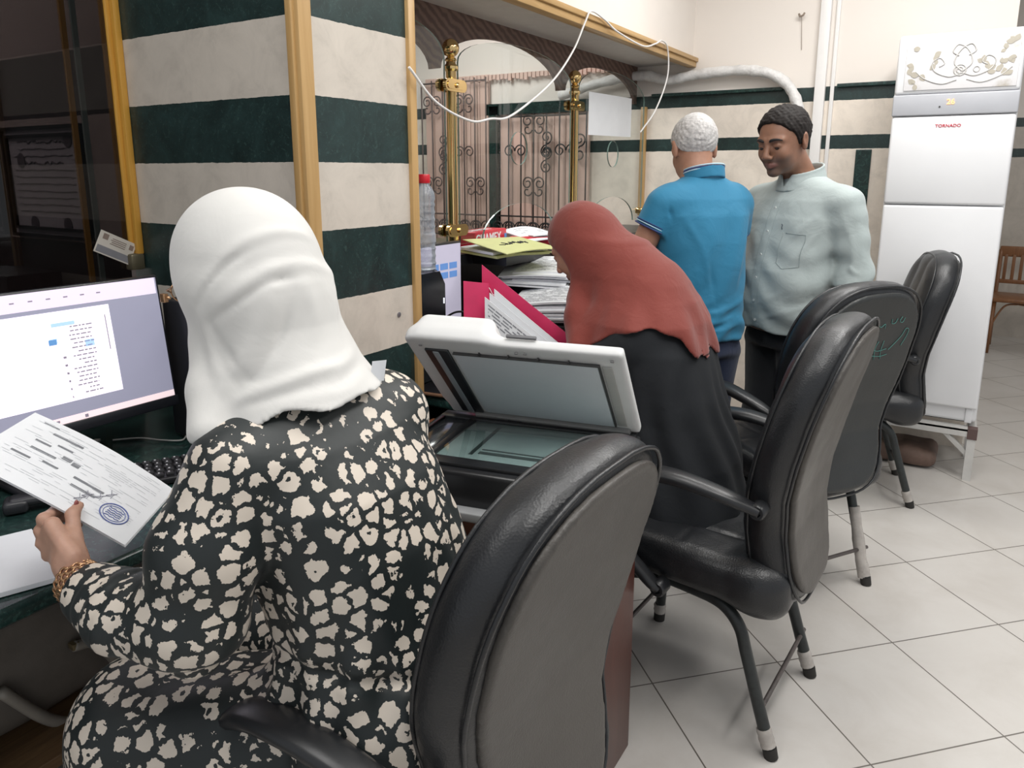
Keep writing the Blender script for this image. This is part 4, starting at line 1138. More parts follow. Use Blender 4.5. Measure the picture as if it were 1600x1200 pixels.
# usb stick and thin cable
t = thing('usb_stick', 'small silver usb stick on the worktop under the large monitor', 'usb stick', (-2.02, 1.06, .753), R(-50))
pbox('shell', (-.022, -.008, 0), (.022, .008, .008), M('usb_silver', (.62, .62, .60), .3, .4), t, .002); pbox('plug', (.022, -.006, .001), (.034, .006, .007), M('steel_screw', (.35, .36, .38), .4, .8), t, .0005)
tag(tubeo('cable', [(-2.0, 1.10, .756), (-1.95, 1.15, .756), (-1.88, 1.17, .757), (-1.83, 1.20, .757), (-1.86, 1.24, .757), (-1.80, 1.215, .757)], .0022, M('grey_cable', (.35, .34, .33), .5), sp=8), 'thin grey looped cable on the green worktop by the keyboard', 'cable')
# identity card taped on the booth glass
t = thing('identity_card', 'small printed identity card stuck on the booth glass by the golden trim', 'card', (-2.318, 1.354, 1.262), 0)
cm = Matrix.Rotation(R(-27), 3, 'X')
def cbx(name, items, mat, par):
    bm = bmesh.new()
    for a, b in items: bx(bm, a, b)
    for v in bm.verts: v.co = cm @ v.co
    return obj(name, bm, mat, par)
cc = cbx('card_body', [((0, -.062, -.036), (.002, .062, .036))], M('card_cream', (.62, .58, .52), .4, var=.06), t)
cbx('magnetic_stripe', [((.002, -.058, -.032), (.0026, .060, -.010))], M('card_grey', (.22, .22, .24), .5), cc)
cbx('card_print', [((.002, -.050, .012), (.0026, -.032, .030)), ((.002, .042, .010), (.0026, .056, .026))]+[((.002, -.022+.004*(k % 2), .004+.006*k), (.0026, .03, .0065+.006*k)) for k in range(4)], M('card_ink', (.25, .19, .16), .6), cc)
# the printed form in the hand: corners worked out from its size A4
A, B, C_, D_ = Vector((-1.498, .681, 1.044)), Vector((-1.297, .823, .878)), Vector((-1.181, .649, .869)), Vector((-1.382, .507, 1.036))
DK = M('print_dark', (.20, .21, .23), .7)
FP = D_; FU = C_-D_; FV = A-D_     # u along the long side, v across
forms = thing('printed_form', 'printed forms with round blue stamp held in the hand of the leftmost person', 'papers', tuple(FP))
N_ = FU.cross(FV).normalized()
bend = lambda u, v: .010*math.sin(math.pi*u)*(.3+.7*v)
mk = []
rs = random.Random(2)
for (u, v, du, dv) in [(.20, .80, .20, .03), (.16, .62, .10, .025), (.28, .68, .10, .022), (.18, .50, .16, .03), (.12, .36, .12, .025), (.30, .40, .10, .02), (.50, .40, .20, .028), (.52, .30, .16, .028), (.36, .55, .06, .05), (.43, .53, .05, .05), (.10, .90, .10, .02)]:
    mk.append((u, u+du, v, v+dv))
mk2 = text_rects(.06, .94, .10, .95, 30, .14, 12, .42)
o, P = sheet('sheet', (0, 0, 0), tuple(FU), tuple(FV), PAPER, forms, curl=bend, thick=.0006, marks=mk, markmat=DK)
def FPt(u, v, w=.0015): return Vector(FU)*u+Vector(FV)*v+(N_ if N_.z > 0 else -N_)*(bend(u, v)+w)
for k in (1, 2): sheet('sheet', tuple(-(N_ if N_.z > 0 else -N_)*.0016*k+Vector(FU)*.004*k), tuple(FU), tuple(FV), PAPER, forms, curl=bend, thick=.0006)
def paint(name, rects, mat, par, w=.0012):
    bm = bmesh.new()
    for u0, u1, v0, v1 in rects: bm.faces.new([bm.verts.new(FPt(*q, w)) for q in ((u0, v0), (u1, v0), (u1, v1), (u0, v1))])
    return obj(name, bm, mat, par)
paint('fine_print', mk2, M('faint_print', (.55, .57, .60), .7), o)
STB = M('stamp_blue', (.12, .16, .42), .6, var=.3, vs_=200)
def stamp(name, f, par, cu, cv, ru, rv):
    bm = bmesh.new()
    for s_, r_ in ((1, .0011), (.78, .0006)): tube(bm, [f(cu+ru*s_*math.cos(a), cv+rv*s_*math.sin(a)) for a in [2*math.pi*k/30 for k in range(30)]], r_, 5, closed=True)
    for j in range(-2, 3): 
        pts = [f(cu+ru*.55*(k/8*2-1), cv+rv*.22*j+.006*math.sin(k*2.1+j)) for k in range(9)]; tube(bm, pts, .0007, 5)
    return obj(name, bm, STB, par, True)
stamp('round_stamp', FPt, o, .83, .26, .085, .12)
bm = bmesh.new()
for (cu, cv) in [(.62, .30), (.60, .22), (.68, .36), (.72, .45)]:
    squiggle(bm, [FPt(cu+.02*math.sin(k*2.4)+.008*k, cv+.05*math.cos(k*1.9)) for k in range(6)], .0005)
obj('signature', bm, M('pen_grey', (.30, .30, .36), .6), o, True)
tag(forms, forms['label'], 'papers')
# sheets lying on the near desk corner
o, P = sheet('paper_sheet', (-1.375, .635, .765), (-.05, -.12, 0), (-.24, .055, 0), PAPER, thick=.0012, marks=text_rects(.12, .9, .3, .9, 6, .2, 3, .5))
o.location = (0, 0, -.010)
tag(o, 'white stamped papers lying at the near edge of the green worktop', 'paper')
DP = lambda u, v, w=.0015: Vector(P(u, v, w+.001))
stamp('round_stamp', lambda u, v: DP(u, v), o, .50, .12, .22, .11)
sheet('under_sheet', (-1.368, .640, .7525), (-.054, -.135, 0), (-.25, .058, 0), PAPER, o, thick=.009)[0].location = (0, 0, .01)
# small black thing left on the desk
t = thing('phone_handset', 'black object like a handset at the left edge of the worktop', 'handset', (-1.72, .80, .752), R(60))
pbox('grip', (-.09, -.022, .012), (.09, .022, .034), TW, t, .01); pbox('ear_piece', (-.10, -.028, 0), (-.05, .028, .03), TW, t, .01); pbox('mouth_piece', (.05, -.028, 0), (.10, .028, .03), TW, t, .01)
# handbag and wooden footrest below the worktop
BG = M('taupe_leather', (.17, .15, .13), .5, var=.12, bmp=.15)
hb = thing('handbag', 'taupe handbag with looped strap on the wooden step under the green worktop', 'handbag', (-1.97, .93, .16))
sdf_obj('bag_body', lambda P: rbox(P, (0, 0, .165), (.145, .34, .165), .06)+.008*wob(P, 12, 5), (-.2, -.4, -.02), (.2, .4, .37), .011, BG, hb)
bm = bmesh.new(); tube(bm, spline([(0.17, -0.097, 0.174), (0.17, -0.044, 0.151), (0.17, 0.005, 0.055), (0.17, 0.003, -0.041), (0.17, -0.068, -0.059), (0.17, -0.171, 0.014), (0.17, -0.267, 0.16)], 8), .014, 8); obj('strap', bm, M('strap_taupe', (.33, .30, .26), .4), hb, True)
bm = bmesh.new(); bx(bm, (.155, -0.105, 0.166), (.18, -0.085, 0.184), .004); obj('strap_ring', bm, M('brass_dull', (.35, .28, .16), .3, .8), hb, True, 40)
fr_ = thing('footrest', 'worn wooden step under the green worktop at the lower left', 'footrest', (-1.93, .70, 0))
FW = mat_wood('worn_wood', (.10, .055, .025), (.20, .115, .05), .6, scale=(1, .08, 1))
pbox('board', (-.22, -.75, .125), (.24, .70, .155), FW, fr_, .004)
for y in (-.6, .6): pbox('leg', (-.18, y-.03, 0), (.16, y+.03, .126), FW, fr_, .003)

# ================================================================ FAR RIGHT: WOODEN CAFE CHAIR
BW = mat_wood('bentwood', (.16, .065, .025), (.25, .11, .045), .35)
wc = thing('wooden_chair', 'brown bentwood chair with slatted back far behind the air conditioner', 'chair', (.44, 7.45, 0), R(-95))
# local front = +x
pbox('seat', (-.2, -.21, .44), (.22, .21, .475), BW, wc, .012)
for s in (-1, 1):
    bm = bmesh.new(); tube(bm, spline([(-.20, s*.19, 0), (-.20, s*.19, .45), (-.24, s*.19, .84)], 6), .016, 8); obj('leg', bm, BW, wc, True)
    bm = bmesh.new(); tube(bm, [(.19, s*.18, 0), (.18, s*.17, .44)], .016, 8); obj('leg', bm, BW, wc, True)
    bm = bmesh.new(); tube(bm, spline([(.19, s*.18, .22), (.17, s*.10, .40), (.16, 0, .43)], 6), .008, 6); obj('brace', bm, BW, wc, True)
pbox('top_rail', (-.25, -.2, .78), (-.225, .2, .87), BW, wc, .01); pbox('lower_rail', (-.225, -.19, .55), (-.205, .19, .585), BW, wc, .006)
for k in range(6): pbox('slat', (-.228, -.16+.058*k, .57), (-.215, -.135+.058*k, .80), BW, wc, .003)
# orange box glimpsed between the men's legs
t = thing('cardboard_box', 'small orange brown box low down between the two men', 'box', (-.98, 3.62, 0), R(12))
pbox('carton', (-.10, -.10, 0), (.10, .10, .30), M('orange_card', (.36, .17, .08), .6, var=.15), t, .003)
pbox('flap', (-.10, -.102, .22), (.10, -.10, .30), M('orange_card_light', (.45, .27, .17), .6), t, .001)

# ================================================================ PEOPLE: shapes as implicit surfaces (each in its own local frame, facing +x, feet at z=0)
def head_f(P, c, Rm, s=1.0, neck=True, nape=(-.01, 0, -.165), wide=1.0):
    q = ((P-np.array(c, np.float32))@Rm)/s
    q = q*np.array([1, 1/wide, 1], np.float32)
    ay = q.copy(); ay[:, 1] = np.abs(ay[:, 1])
    d = ell(q, (-.014, 0, .036), (.098, .077, .086))
    d = smin(d, ell(q, (.028, 0, -.018), (.064, .062, .088)), .03)
    d = smin(d, ell(q, (.032, 0, -.066), (.056, .056, .046)), .025)
    d = smin(d, ell(q, (.080, 0, -.098), (.018, .024, .016)), .02)
    d = smin(d, ell(ay, (.068, .037, -.026), (.022, .020, .026)), .02)
    d = smin(d, cap(ay, (.088, .010, .028), (.074, .046, .026), .010, .009), .014)
    d = smax(d, -ell(ay, (.096, .030, .010), (.015, .018, .010)), .012)
    d = smin(d, cap(q, (.092, 0, .016), (.115, 0, -.026), .0075, .0115), .012)
    d = smin(d, ell(ay, (.106, .0125, -.032), (.011, .0085, .008)), .006)
    d = smax(d, -ell(ay, (.108, .0075, -.041), (.006, .0035, .004)), .003)
    # eyelids over the lowered eyes
    d = smin(d, ell(ay, (.0795, .031, .007), (.0140, .0165, .0125)), .004)
    d = smax(d, -cap(ay, (.0945, .019, .0015), (.0885, .043, .001), .0018, .0018), .002)
    # lips
    d = smin(d, cap(ay, (.1005, 0, -.059), (.090, .021, -.063), .0065, .003), .006)
    d = smin(d, cap(ay, (.099, 0, -.070), (.090, .018, -.068), .0075, .003), .006)
    d = smax(d, -cap(ay, (.109, 0, -.0645), (.093, .022, -.066), .0016, .0012), .002)
    # ears
    e = ell(ay, (-.012, .080, -.002), (.019, .009, .032), rotm(.25, 0, -.12))
    e = smin(e, ell(ay, (-.008, .077, -.026), (.010, .007, .011)), .006)
    e = smax(e, -ell(ay, (-.006, .090, .002), (.009, .006, .018)), .004)
    d = smin(d, e, .006)
    if neck:
        d = smin(d, cap(q, (-.022, 0, -.055), nape, .056, .060), .03)
    return d*s*min(1, wide)
def hair_f(P, c, Rm, s=1.0, th=.010, line=None, rough=.003, wide=1.0, fr=220):
    q = ((P-np.array(c, np.float32))@Rm)/s; q = q*np.array([1, 1/wide, 1], np.float32)
    d = ell(q, (-.014, 0, .036), (.098+th, .077+th*.8, .086+th))
    xs, zs = line or ([-.13, -.08, -.045, -.02, .008, .03, .05, .07, .09, .12], [-.075, -.072, -.055, -.01, -.02, .03, .055, .075, .085, .10])
    hz = np.interp(q[:, 0], xs, zs).astype(np.float32)
    d = smax(d, (hz-q[:, 2])*.8, .006)
    return (d+rough*wob(P, fr, 17, 7))*s
def finger(P, base, dirs, lens, r0, r1):
    p = np.array(base, float); pts = [tuple(p)]
    for dv, l in zip(dirs, lens):
        dv = np.array(dv, float); p = p+dv/np.linalg.norm(dv)*l; pts.append(tuple(p))
    rad = np.linspace(r0, r1, len(pts))
    return chain(P, pts, rad, .004)

def shirt_torso(P, secs, p=2.3): return loft(P, secs, p, .02)

# ---------- woman in the white scarf (world coordinates)
W1H = (-1.030, .812, 1.335); W1R = rotm(R(183), R(22), 0)
W1_S = [(.40, -.74, .90, .20, .23), (.50, -.745, .90, .205, .235), (.62, -.77, .89, .185, .22), (.72, -.80, .88, .165, .192), (.80, -.82, .875, .158, .186), (.90, -.845, .865, .152, .188), (1.0, -.87, .85, .135, .190), (1.08, -.90, .845, .112, .175), (1.14, -.925, .84, .08, .12), (1.18, -.94, .835, .055, .065)]
SHL, ELL_, WRL = (-.905, .678, 1.055), (-.925, .598, .845), (-1.165, .560, .845)
SHR, ELR, WRR = (-.895, 1.005, 1.055), (-1.06, 1.06, .84), (-1.32, .985, .80)
def w1_dress(P):
    d = loft(P, W1_S, 2.3, .03)
    d = smin(d, cap(P, (-.91, .72, 1.07), (-.895, .97, 1.07), .07, .07), .05)
    a = chain(P, [SHL, (-.915, .622, .95), ELL_], [.078, .080, .078], .02)
    fa = chain(P, [ELL_, (-1.03, .567, .835), (-1.135, .560, .845)], [.078, .066, .047], .015)
    fa = smax(fa, -( (P[:, 0]+1.142)*1.0 ), .006)
    a = smin(a, fa, .02)
    # sleeve wrinkles at the elbow crook
    for k, x in enumerate((-.99, -1.03, -1.065, -1.10)):
        a = a+.0035*np.exp(-((P[:, 0]-x-.15*(P[:, 2]-.86))/.007)**2)*np.clip((P[:, 2]-.79)/.05, 0, 1)
    a = a+.004*wob(P, 22, 31)
    d = smin(d, a, .018)
    b = chain(P, [SHR, ELR, WRR], [.080, .068, .042], .02)
    d = smin(d, b, .03)
    # lap: skirt over both thighs, falling from the knees
    l = chain(P, [(-.80, .80, .54), (-1.16, .62, .535)], [.145, .112], .02)
    l = smin(l, chain(P, [(-.80, 1.0, .54), (-1.22, .95, .535)], [.14, .10], .02), .06)
    l = smin(l, cap(P, (-1.16, .63, .53), (-1.19, .64, .16), .10, .13), .05)
    l = smin(l, cap(P, (-1.22, .95, .53), (-1.22, .95, .16), .09, .12), .06)
    l = l+.006*wob(P, 14, 41)
    d = smin(d, l, .045)
    d = smax(d, .10-P[:, 2], .01)
    # gathers at the waist and hanging folds
    w = np.exp(-((P[:, 2]-.76-.03*np.sin(P[:, 1]*14))/.012)**2)
    d = d+.010*w
    an = np.arctan2(P[:, 1]-.90, P[:, 0]+.78)
    d = d+.0045*np.sin(an*17+P[:, 2]*9)*np.clip((P[:, 2]-.44)/.1, 0, 1)*np.clip((.84-P[:, 2])/.08, 0, 1)
    d = d+.003*np.sin(an*11+3*np.sin(P[:, 2]*13))*np.clip((1.0-P[:, 2])/.2, 0, 1)
    d = d+.0035*wob(P, 17, 7)
    return d
def w1_body(P):
    d = head_f(P, W1H, W1R, .97)
    t = loft(P, [(z, x, y, hd*.80, hw*.80) for z, x, y, hd, hw in W1_S], 2.3, .03)
    d = smin(d, t, .03)
    d = smin(d, chain(P, [(-.87, .72, 1.06), SHL, ELL_, WRL], [.05, .05, .043, .0265], .015), .01)
    d = smin(d, chain(P, [(-.86, .98, 1.06), SHR, ELR, WRR], [.05, .05, .042, .026], .015), .01)
    for s, (h_, k_, a_) in enumerate((((-.80, .82, .53), (-1.15, .64, .52), (-1.18, .66, .06)), ((-.80, 1.0, .53), (-1.2, .95, .52), (-1.21, .95, .06)))):
        d = smin(d, chain(P, [h_, k_, a_], [.085, .06, .035], .02), .02)
        d = smin(d, cap(P, (a_[0], a_[1], .035), (a_[0]-.15, a_[1], .03), .032, .026), .02)
    # left hand: palm rising from the wrist, four fingers under the sheets, thumb on top
    d = smin(d, w1_hand(P), .010)
    # right hand resting on the worktop
    d = smin(d, rbox(P, (-1.35, .985, .795), (.045, .038, .016), .014), .02)
    for k in range(4): d = smin(d, finger(P, (-1.385, .957+.019*k, .797), [(-1, 0, -.1), (-1, 0, -.5), (-1, 0, -.7)], [.03, .022, .018], .0085, .007), .004)
    d = smin(d, finger(P, (-1.33, .955, .795), [(-.5, -1, -.2), (-1, -.4, -.3)], [.03, .026], .010, .008), .006)
    return d
# ---------- scarf of the first woman
def w1_scarf_base(P):
    q = (P-np.array(W1H, np.float32))@W1R
    d = ell(q, (-.016, 0, .018), (.124, .105, .118))
    d = smin(d, ell(q, (-.035, 0, -.03), (.100, .106, .12)), .04)
    l = loft(P, [(1.06, -.895, .835, .145, .170), (1.10, -.905, .832, .142, .168), (1.13, -.92, .83, .132, .150), (1.19, -.945, .827, .115, .122), (1.26, -.975, .82, .108, .112), (1.32, -.99, .815, .105, .106)], 2.15, .03)
    d = smin(d, l, .05)
    d = smin(d, chain(P, [(-1.02, .745, 1.22), (-.985, .705, 1.165), (-.945, .665, 1.115)], [.04, .034, .032], .02), .03)
    return d
def w1_scarf(P):
    d = w1_scarf_base(P)
    F = [([(-.977, .699, 1.286), (-.932, .711, 1.318), (-.901, .747, 1.350), (-.887, .787, 1.360), (-.886, .852, 1.351), (-.90, .90, 1.33)], .010, .0065),
         ([(-.977, .699, 1.270), (-.932, .711, 1.300), (-.901, .747, 1.330), (-.887, .787, 1.338), (-.886, .852, 1.330)], .007, -.006),
         ([(-.996, .695, 1.30), (-.966, .701, 1.347), (-.936, .729, 1.390), (-.906, .786, 1.411), (-.9, .845, 1.402), (-.91, .9, 1.38)], .010, .005),
         ([(-.996, .695, 1.285), (-.966, .701, 1.33), (-.936, .729, 1.372), (-.906, .786, 1.392)], .006, -.005),
         ([(-.99, .697, 1.31), (-.978, .697, 1.25), (-.958, .695, 1.21), (-.93, .70, 1.17), (-.90, .70, 1.14)], .013, .008),
         ([(-.975, .70, 1.285), (-.952, .70, 1.245), (-.925, .71, 1.215), (-.905, .715, 1.19)], .007, -.006),
         ([(-.893, .76, 1.35), (-.897, .745, 1.29), (-.910, .725, 1.235), (-.929, .696, 1.195), (-.940, .654, 1.14)], .018, .011),
         ([(-.885, .785, 1.32), (-.882, .765, 1.265), (-.890, .738, 1.215), (-.905, .705, 1.175)], .009, -.007),
         ([(-.850, .90, 1.215), (-.832, .836, 1.198), (-.834, .792, 1.198), (-.852, .741, 1.190), (-.895, .698, 1.172), (-.921, .655, 1.150)], .011, .010),
         ([(-.838, .89, 1.192), (-.816, .826, 1.180), (-.822, .780, 1.180), (-.850, .728, 1.172), (-.90, .685, 1.154)], .006, -.008),
         ([(-.833, .89, 1.172), (-.812, .826, 1.160), (-.822, .775, 1.160), (-.850, .72, 1.155)], .008, .004),
         ([(-.915, .90, 1.38), (-.895, .885, 1.33), (-.875, .872, 1.28), (-.85, .86, 1.23)], .013, .006),
         ([(-.88, .80, 1.34), (-.868, .816, 1.283), (-.850, .79, 1.228)], .014, .005)]
    for pts, sg, A in F: d = fold(P, d, pts, sg, A*.72)
    hem = np.interp(P[:, 1], [.58, .62, .66, .72, .95], [1.075, 1.085, 1.118, 1.142, 1.146]).astype(np.float32)+.004*np.sin(P[:, 1]*45+P[:, 0]*30)
    d = smax(d, hem-P[:, 2], .006)
    # face opening at the front
    q = (P-np.array(W1H, np.float32))@W1R
    d = smax(d, -ell(q, (.12, 0, -.02), (.085, .066, .093)), .012)
    return d+.0016*wob(P, 26, 3)
def w1_hand(P):
    ax = np.array((-.77, .02, .63)); ax /= np.linalg.norm(ax); up = np.array((.63, -.05, .77)); up -= ax*(up@ax); up /= np.linalg.norm(up); th = np.cross(ax, up)
    Rm = np.stack([ax, up, th], 1).astype(np.float32)
    d = rbox(P, (-1.219, .562, .893), (.046, .037, .0135), .0125, Rm)
    d = smin(d, ell(P, (-1.195, .566, .880), (.034, .030, .017), Rm), .012)
    d = smin(d, cap(P, WRL, (-1.195, .562, .872), .0255, .023), .015)
    mc = [(-1.262, .565, .932), (-1.268, .561, .912), (-1.263, .559, .892), (-1.251, .560, .873)]
    ln = [(.040, .024, .018), (.043, .028, .019), (.040, .026, .018), (.032, .020, .016)]
    for k in range(4):
        d = smin(d, finger(P, mc[k], [(-.62, .74, -.10), (-.25, .95, -.12), (.15, .95, -.05)], ln[k], .0105-.0007*k, .0072), .005)
        d = smin(d, ell(P, mc[k], (.0125, .0115, .0115)), .005)
    d = smin(d, chain(P, [(-1.180, .572, .875), (-1.208, .582, .908), (-1.236, .598, .934), (-1.252, .617, .938)], [.0155, .0125, .0110, .0085], .006), .008)
    return d

# ---------- woman in the red scarf (world coordinates)
W2H = (-1.048, 2.128, 1.268); W2R = rotm(R(177), R(36), 0)
W2_S = [(.40, -.66, 2.08, .18, .21), (.52, -.66, 2.08, .185, .22), (.66, -.675, 2.095, .17, .205), (.78, -.705, 2.11, .155, .19), (.88, -.735, 2.125, .150, .195), (.98, -.765, 2.135, .148, .20), (1.06, -.80, 2.145, .130, .19), (1.12, -.84, 2.15, .095, .13), (1.16, -.88, 2.15, .065, .075)]
def w2_dress(P):
    d = loft(P, W2_S, 2.3, .03)
    d = smin(d, cap(P, (-.80, 2.01, 1.02), (-.79, 2.28, 1.02), .065, .065), .05)
    a = chain(P, [(-.82, 1.985, 1.0), (-.985, 1.93, .83), (-1.16, 2.01, .90)], [.075, .064, .046], .015)
    b = chain(P, [(-.80, 2.325, 1.025), (-.97, 2.40, .82), (-1.18, 2.30, .86)], [.075, .064, .046], .015)
    a = smax(a, -(P[:, 0]+1.165), .006); b = smax(b, -(P[:, 0]+1.185), .006)
    d = smin(smin(d, a, .02), b, .02)
    l = chain(P, [(-.72, 2.02, .53), (-1.06, 1.995, .52), (-1.07, 2.0, .14)], [.14, .10, .12], .03)
    l = smin(l, chain(P, [(-.72, 2.18, .53), (-1.06, 2.20, .52), (-1.07, 2.2, .14)], [.14, .10, .12], .03), .07)
    l = l+.006*wob(P, 16, 41)
    d = smin(d, l, .04); d = smax(d, .08-P[:, 2], .01)
    an = np.arctan2(P[:, 1]-2.12, P[:, 0]+.72)
    d = d+.006*np.sin(an*13+3*np.sin(P[:, 2]*9))*np.clip((.98-P[:, 2])/.2, 0, 1)+.004*wob(P, 15, 5)
    return d
def w2_body(P):
    d = head_f(P, W2H, W2R, .95)
    d = smin(d, loft(P, [(z, x, y, hd*.8, hw*.8) for z, x, y, hd, hw in W2_S], 2.3, .03), .03)
    for pts in ([(-.82, 1.985, 1.0), (-.985, 1.93, .83), (-1.19, 2.025, .91)], [(-.80, 2.325, 1.025), (-.97, 2.40, .82), (-1.21, 2.285, .865)]):
        d = smin(d, chain(P, pts, [.05, .043, .025], .015), .01)
        w = pts[-1]
        d = smin(d, rbox(P, (w[0]-.045, w[1], w[2]+.003), (.045, .014, .037), .013), .014)
        for k in range(4): d = smin(d, finger(P, (w[0]-.088, w[1], w[2]+.030-.018*k), [(-1, .1, -.05), (-.7, .7, -.1), (-.1, 1, -.1)], [.034-.002*abs(k-1), .022, .018], .0088, .007), .004)
        d = smin(d, finger(P, (w[0]-.03, w[1], w[2]+.03), [(-.6, .1, .7), (-1, .4, .3)], [.032, .028], .0105, .008), .006)
    for y in (2.0, 2.2):
        d = smin(d, chain(P, [(-.72, y, .52), (-1.05, y, .50), (-1.06, y, .06)], [.085, .058, .035], .02), .02)
        d = smin(d, cap(P, (-1.05, y, .035), (-1.20, y, .03), .032, .026), .02)
    return d
def w2_face_cut(P):
    q = (P-np.array(W2H, np.float32))@W2R
    return ell(q, (.124, 0, -.035), (.104, .16, .108))
def w2_scarf_base(P):
    q = (P-np.array(W2H, np.float32))@W2R
    d = ell(q, (-.022, 0, .022), (.114, .096, .112))
    d = smin(d, ell(q, (-.02, 0, -.055), (.090, .088, .085)), .03)
    d = smin(d, cap(P, (-.99, 2.13, 1.26), (-.83, 2.14, 1.13), .10, .13), .05)
    l = loft(P, [(.90, -.79, 2.13, .195, .235), (.98, -.80, 2.135, .19, .235), (1.06, -.81, 2.14, .175, .22), (1.12, -.83, 2.145, .165, .175), (1.17, -.86, 2.147, .15, .14), (1.22, -.91, 2.147, .132, .115), (1.28, -.96, 2.145, .115, .10)], 2.2, .02)
    l = smin(l, chain(P, [(-1.02, 2.09, 1.15), (-.995, 2.02, 1.06), (-.975, 1.96, .985)], [.05, .045, .035], .02), .04)
    d = smin(d, l, .05)
    return d
def w2_scarf(P):
    d = w2_scarf_base(P)
    d = smax(d, -w2_face_cut(P), .012)
    hem = np.interp(P[:, 0], [-.98, -.93, -.85, -.78, -.72, -.66, -.61], [.955, .99, 1.03, 1.06, 1.055, 1.03, .965]).astype(np.float32)
    d = smax(d, hem-P[:, 2], .006)
    an = np.arctan2(P[:, 1]-2.155, P[:, 0]+.84)
    k = np.clip((1.17-P[:, 2])/.14, 0, 1)
    d = d+k*(.0055*np.sin(an*9+P[:, 2]*22)+.003*np.sin(an*17+2))
    d = d+.002*wob(P, 30, 3)
    return d

# ---------- standing men, local frames (facing +x)
BLC, BLR = (.05, 0, 1.583), rotm(R(-18), R(18), 0)
BL_S = [(.865, 0, 0, .160, .203), (.90, 0, 0, .158, .202), (1.0, -.005, 0, .150, .187), (1.12, -.01, 0, .145, .186), (1.24, -.015, 0, .138, .192), (1.34, -.015, 0, .125, .198), (1.40, -.015, 0, .105, .180), (1.45, -.015, 0, .078, .12), (1.49, -.012, 0, .062, .066)]
BA_L = [(-.01, .175, 1.375), (.03, .245, 1.205), (.30, .20, 1.195)]
BA_R = [(-.01, -.17, 1.375), (.07, -.22, 1.16), (.31, -.16, 1.20)]
def bl_polo(P):
    d = loft(P, BL_S, 2.3, .015)
    d = smin(d, cap(P, (-.015, -.14, 1.395), (-.015, .14, 1.395), .066, .066), .04)
    for A in (BA_L, BA_R):
        a, b = np.array(A[0]), np.array(A[1]); e = a+(b-a)*.50; u = (b-a)/np.linalg.norm(b-a)
        s = cap(P, a, a+(b-a)*1.0, .068, .062); s = smax(s, (P-e.astype(np.float32))@u.astype(np.float32), .006)
        d = smin(d, s, .02)
    d = smax(d, .868-P[:, 2]+.006*np.sin(P[:, 1]*16), .006)
    # hanging folds at the waist and between the shoulder blades
    an = np.arctan2(P[:, 1], P[:, 0])
    k = np.clip((1.06-P[:, 2])/.12, 0, 1)
    d = d+k*(.004*np.sin(P[:, 2]*75+3*np.sin(an*3))+.003*np.sin(an*9+P[:, 2]*8))
    d = d+.0035*np.sin((P[:, 1]*.9+P[:, 2]*.45)*46+2*np.sin(P[:, 2]*7))*np.clip((P[:, 2]-1.0)/.1, 0, 1)*np.clip((1.36-P[:, 2])/.08, 0, 1)
    for pts, sg, A in (([(-.10, .15, 1.34), (-.14, .09, 1.22), (-.15, .05, 1.08)], .014, .006), ([(-.12, .12, 1.30), (-.145, .06, 1.15), (-.15, .02, 1.0)], .012, -.005), ([(-.10, -.15, 1.33), (-.14, -.10, 1.20), (-.15, -.07, 1.05)], .014, .005),
        ([(-.15, .13, .96), (-.16, .04, .945), (-.15, -.08, .965)], .009, .006), ([(-.14, .15, 1.0), (-.155, .05, .985), (-.15, -.05, 1.0), (-.12, -.14, 1.03)], .010, .005), ([(-.14, .14, .925), (-.16, .03, .915), (-.15, -.10, .93)], .008, .005), ([(-.05, .20, 1.42), (-.07, .19, 1.36), (-.06, .17, 1.30)], .009, -.006)):
        d = fold(P, d, pts, sg, A)
    d = d+.003*wob(P, 16, 9)
    return d
def arm_hand(P, A, r=(.052, .044, .028), curl=.4, side=1):
    d = chain(P, A, r, .02)
    w = np.array(A[-1]); f = w-np.array(A[-2]); f = f/np.linalg.norm(f)
    sd = np.array([-f[1], f[0], 0.0]); n_ = np.linalg.norm(sd); sd = sd/n_ if n_ > .2 else np.array([0, 1.0, 0])
    if n_ <= .2: sd = np.array([0.0, 1, 0])
    dn = np.cross(f, sd); 
    if abs(f[2]) < .7: dn = -abs(1)*np.array([0, 0, 1.0]); dn = dn-f*(dn@f); dn /= np.linalg.norm(dn); sd = np.cross(dn, f)
    else:
        dn = np.array([1.0, 0, 0])*1; dn = dn-f*(dn@f); dn /= np.linalg.norm(dn); dn, sd = -np.array([0, 1.0, 0])*side, dn
        dn = dn-f*(dn@f); dn /= np.linalg.norm(dn)
    Rm = np.stack([f, sd, dn], 1).astype(np.float32); pc = w+f*.05
    d = smin(d, rbox(P, pc, (.048, .041, .015), .014, Rm), .02)
    for k in range(4):
        b = w+f*.093+sd*(.030-.0195*k)
        d = smin(d, finger(P, b, [f+dn*curl*.5, f+dn*curl*1.6, f+dn*curl*3], [.036-.003*abs(k-1), .024, .019], .0095, .0075), .004)
    d = smin(d, finger(P, w+f*.03+sd*.032, [f*.7+sd*.7+dn*.2, f+sd*.15+dn*.4], [.036, .030], .012, .009), .006)
    return d
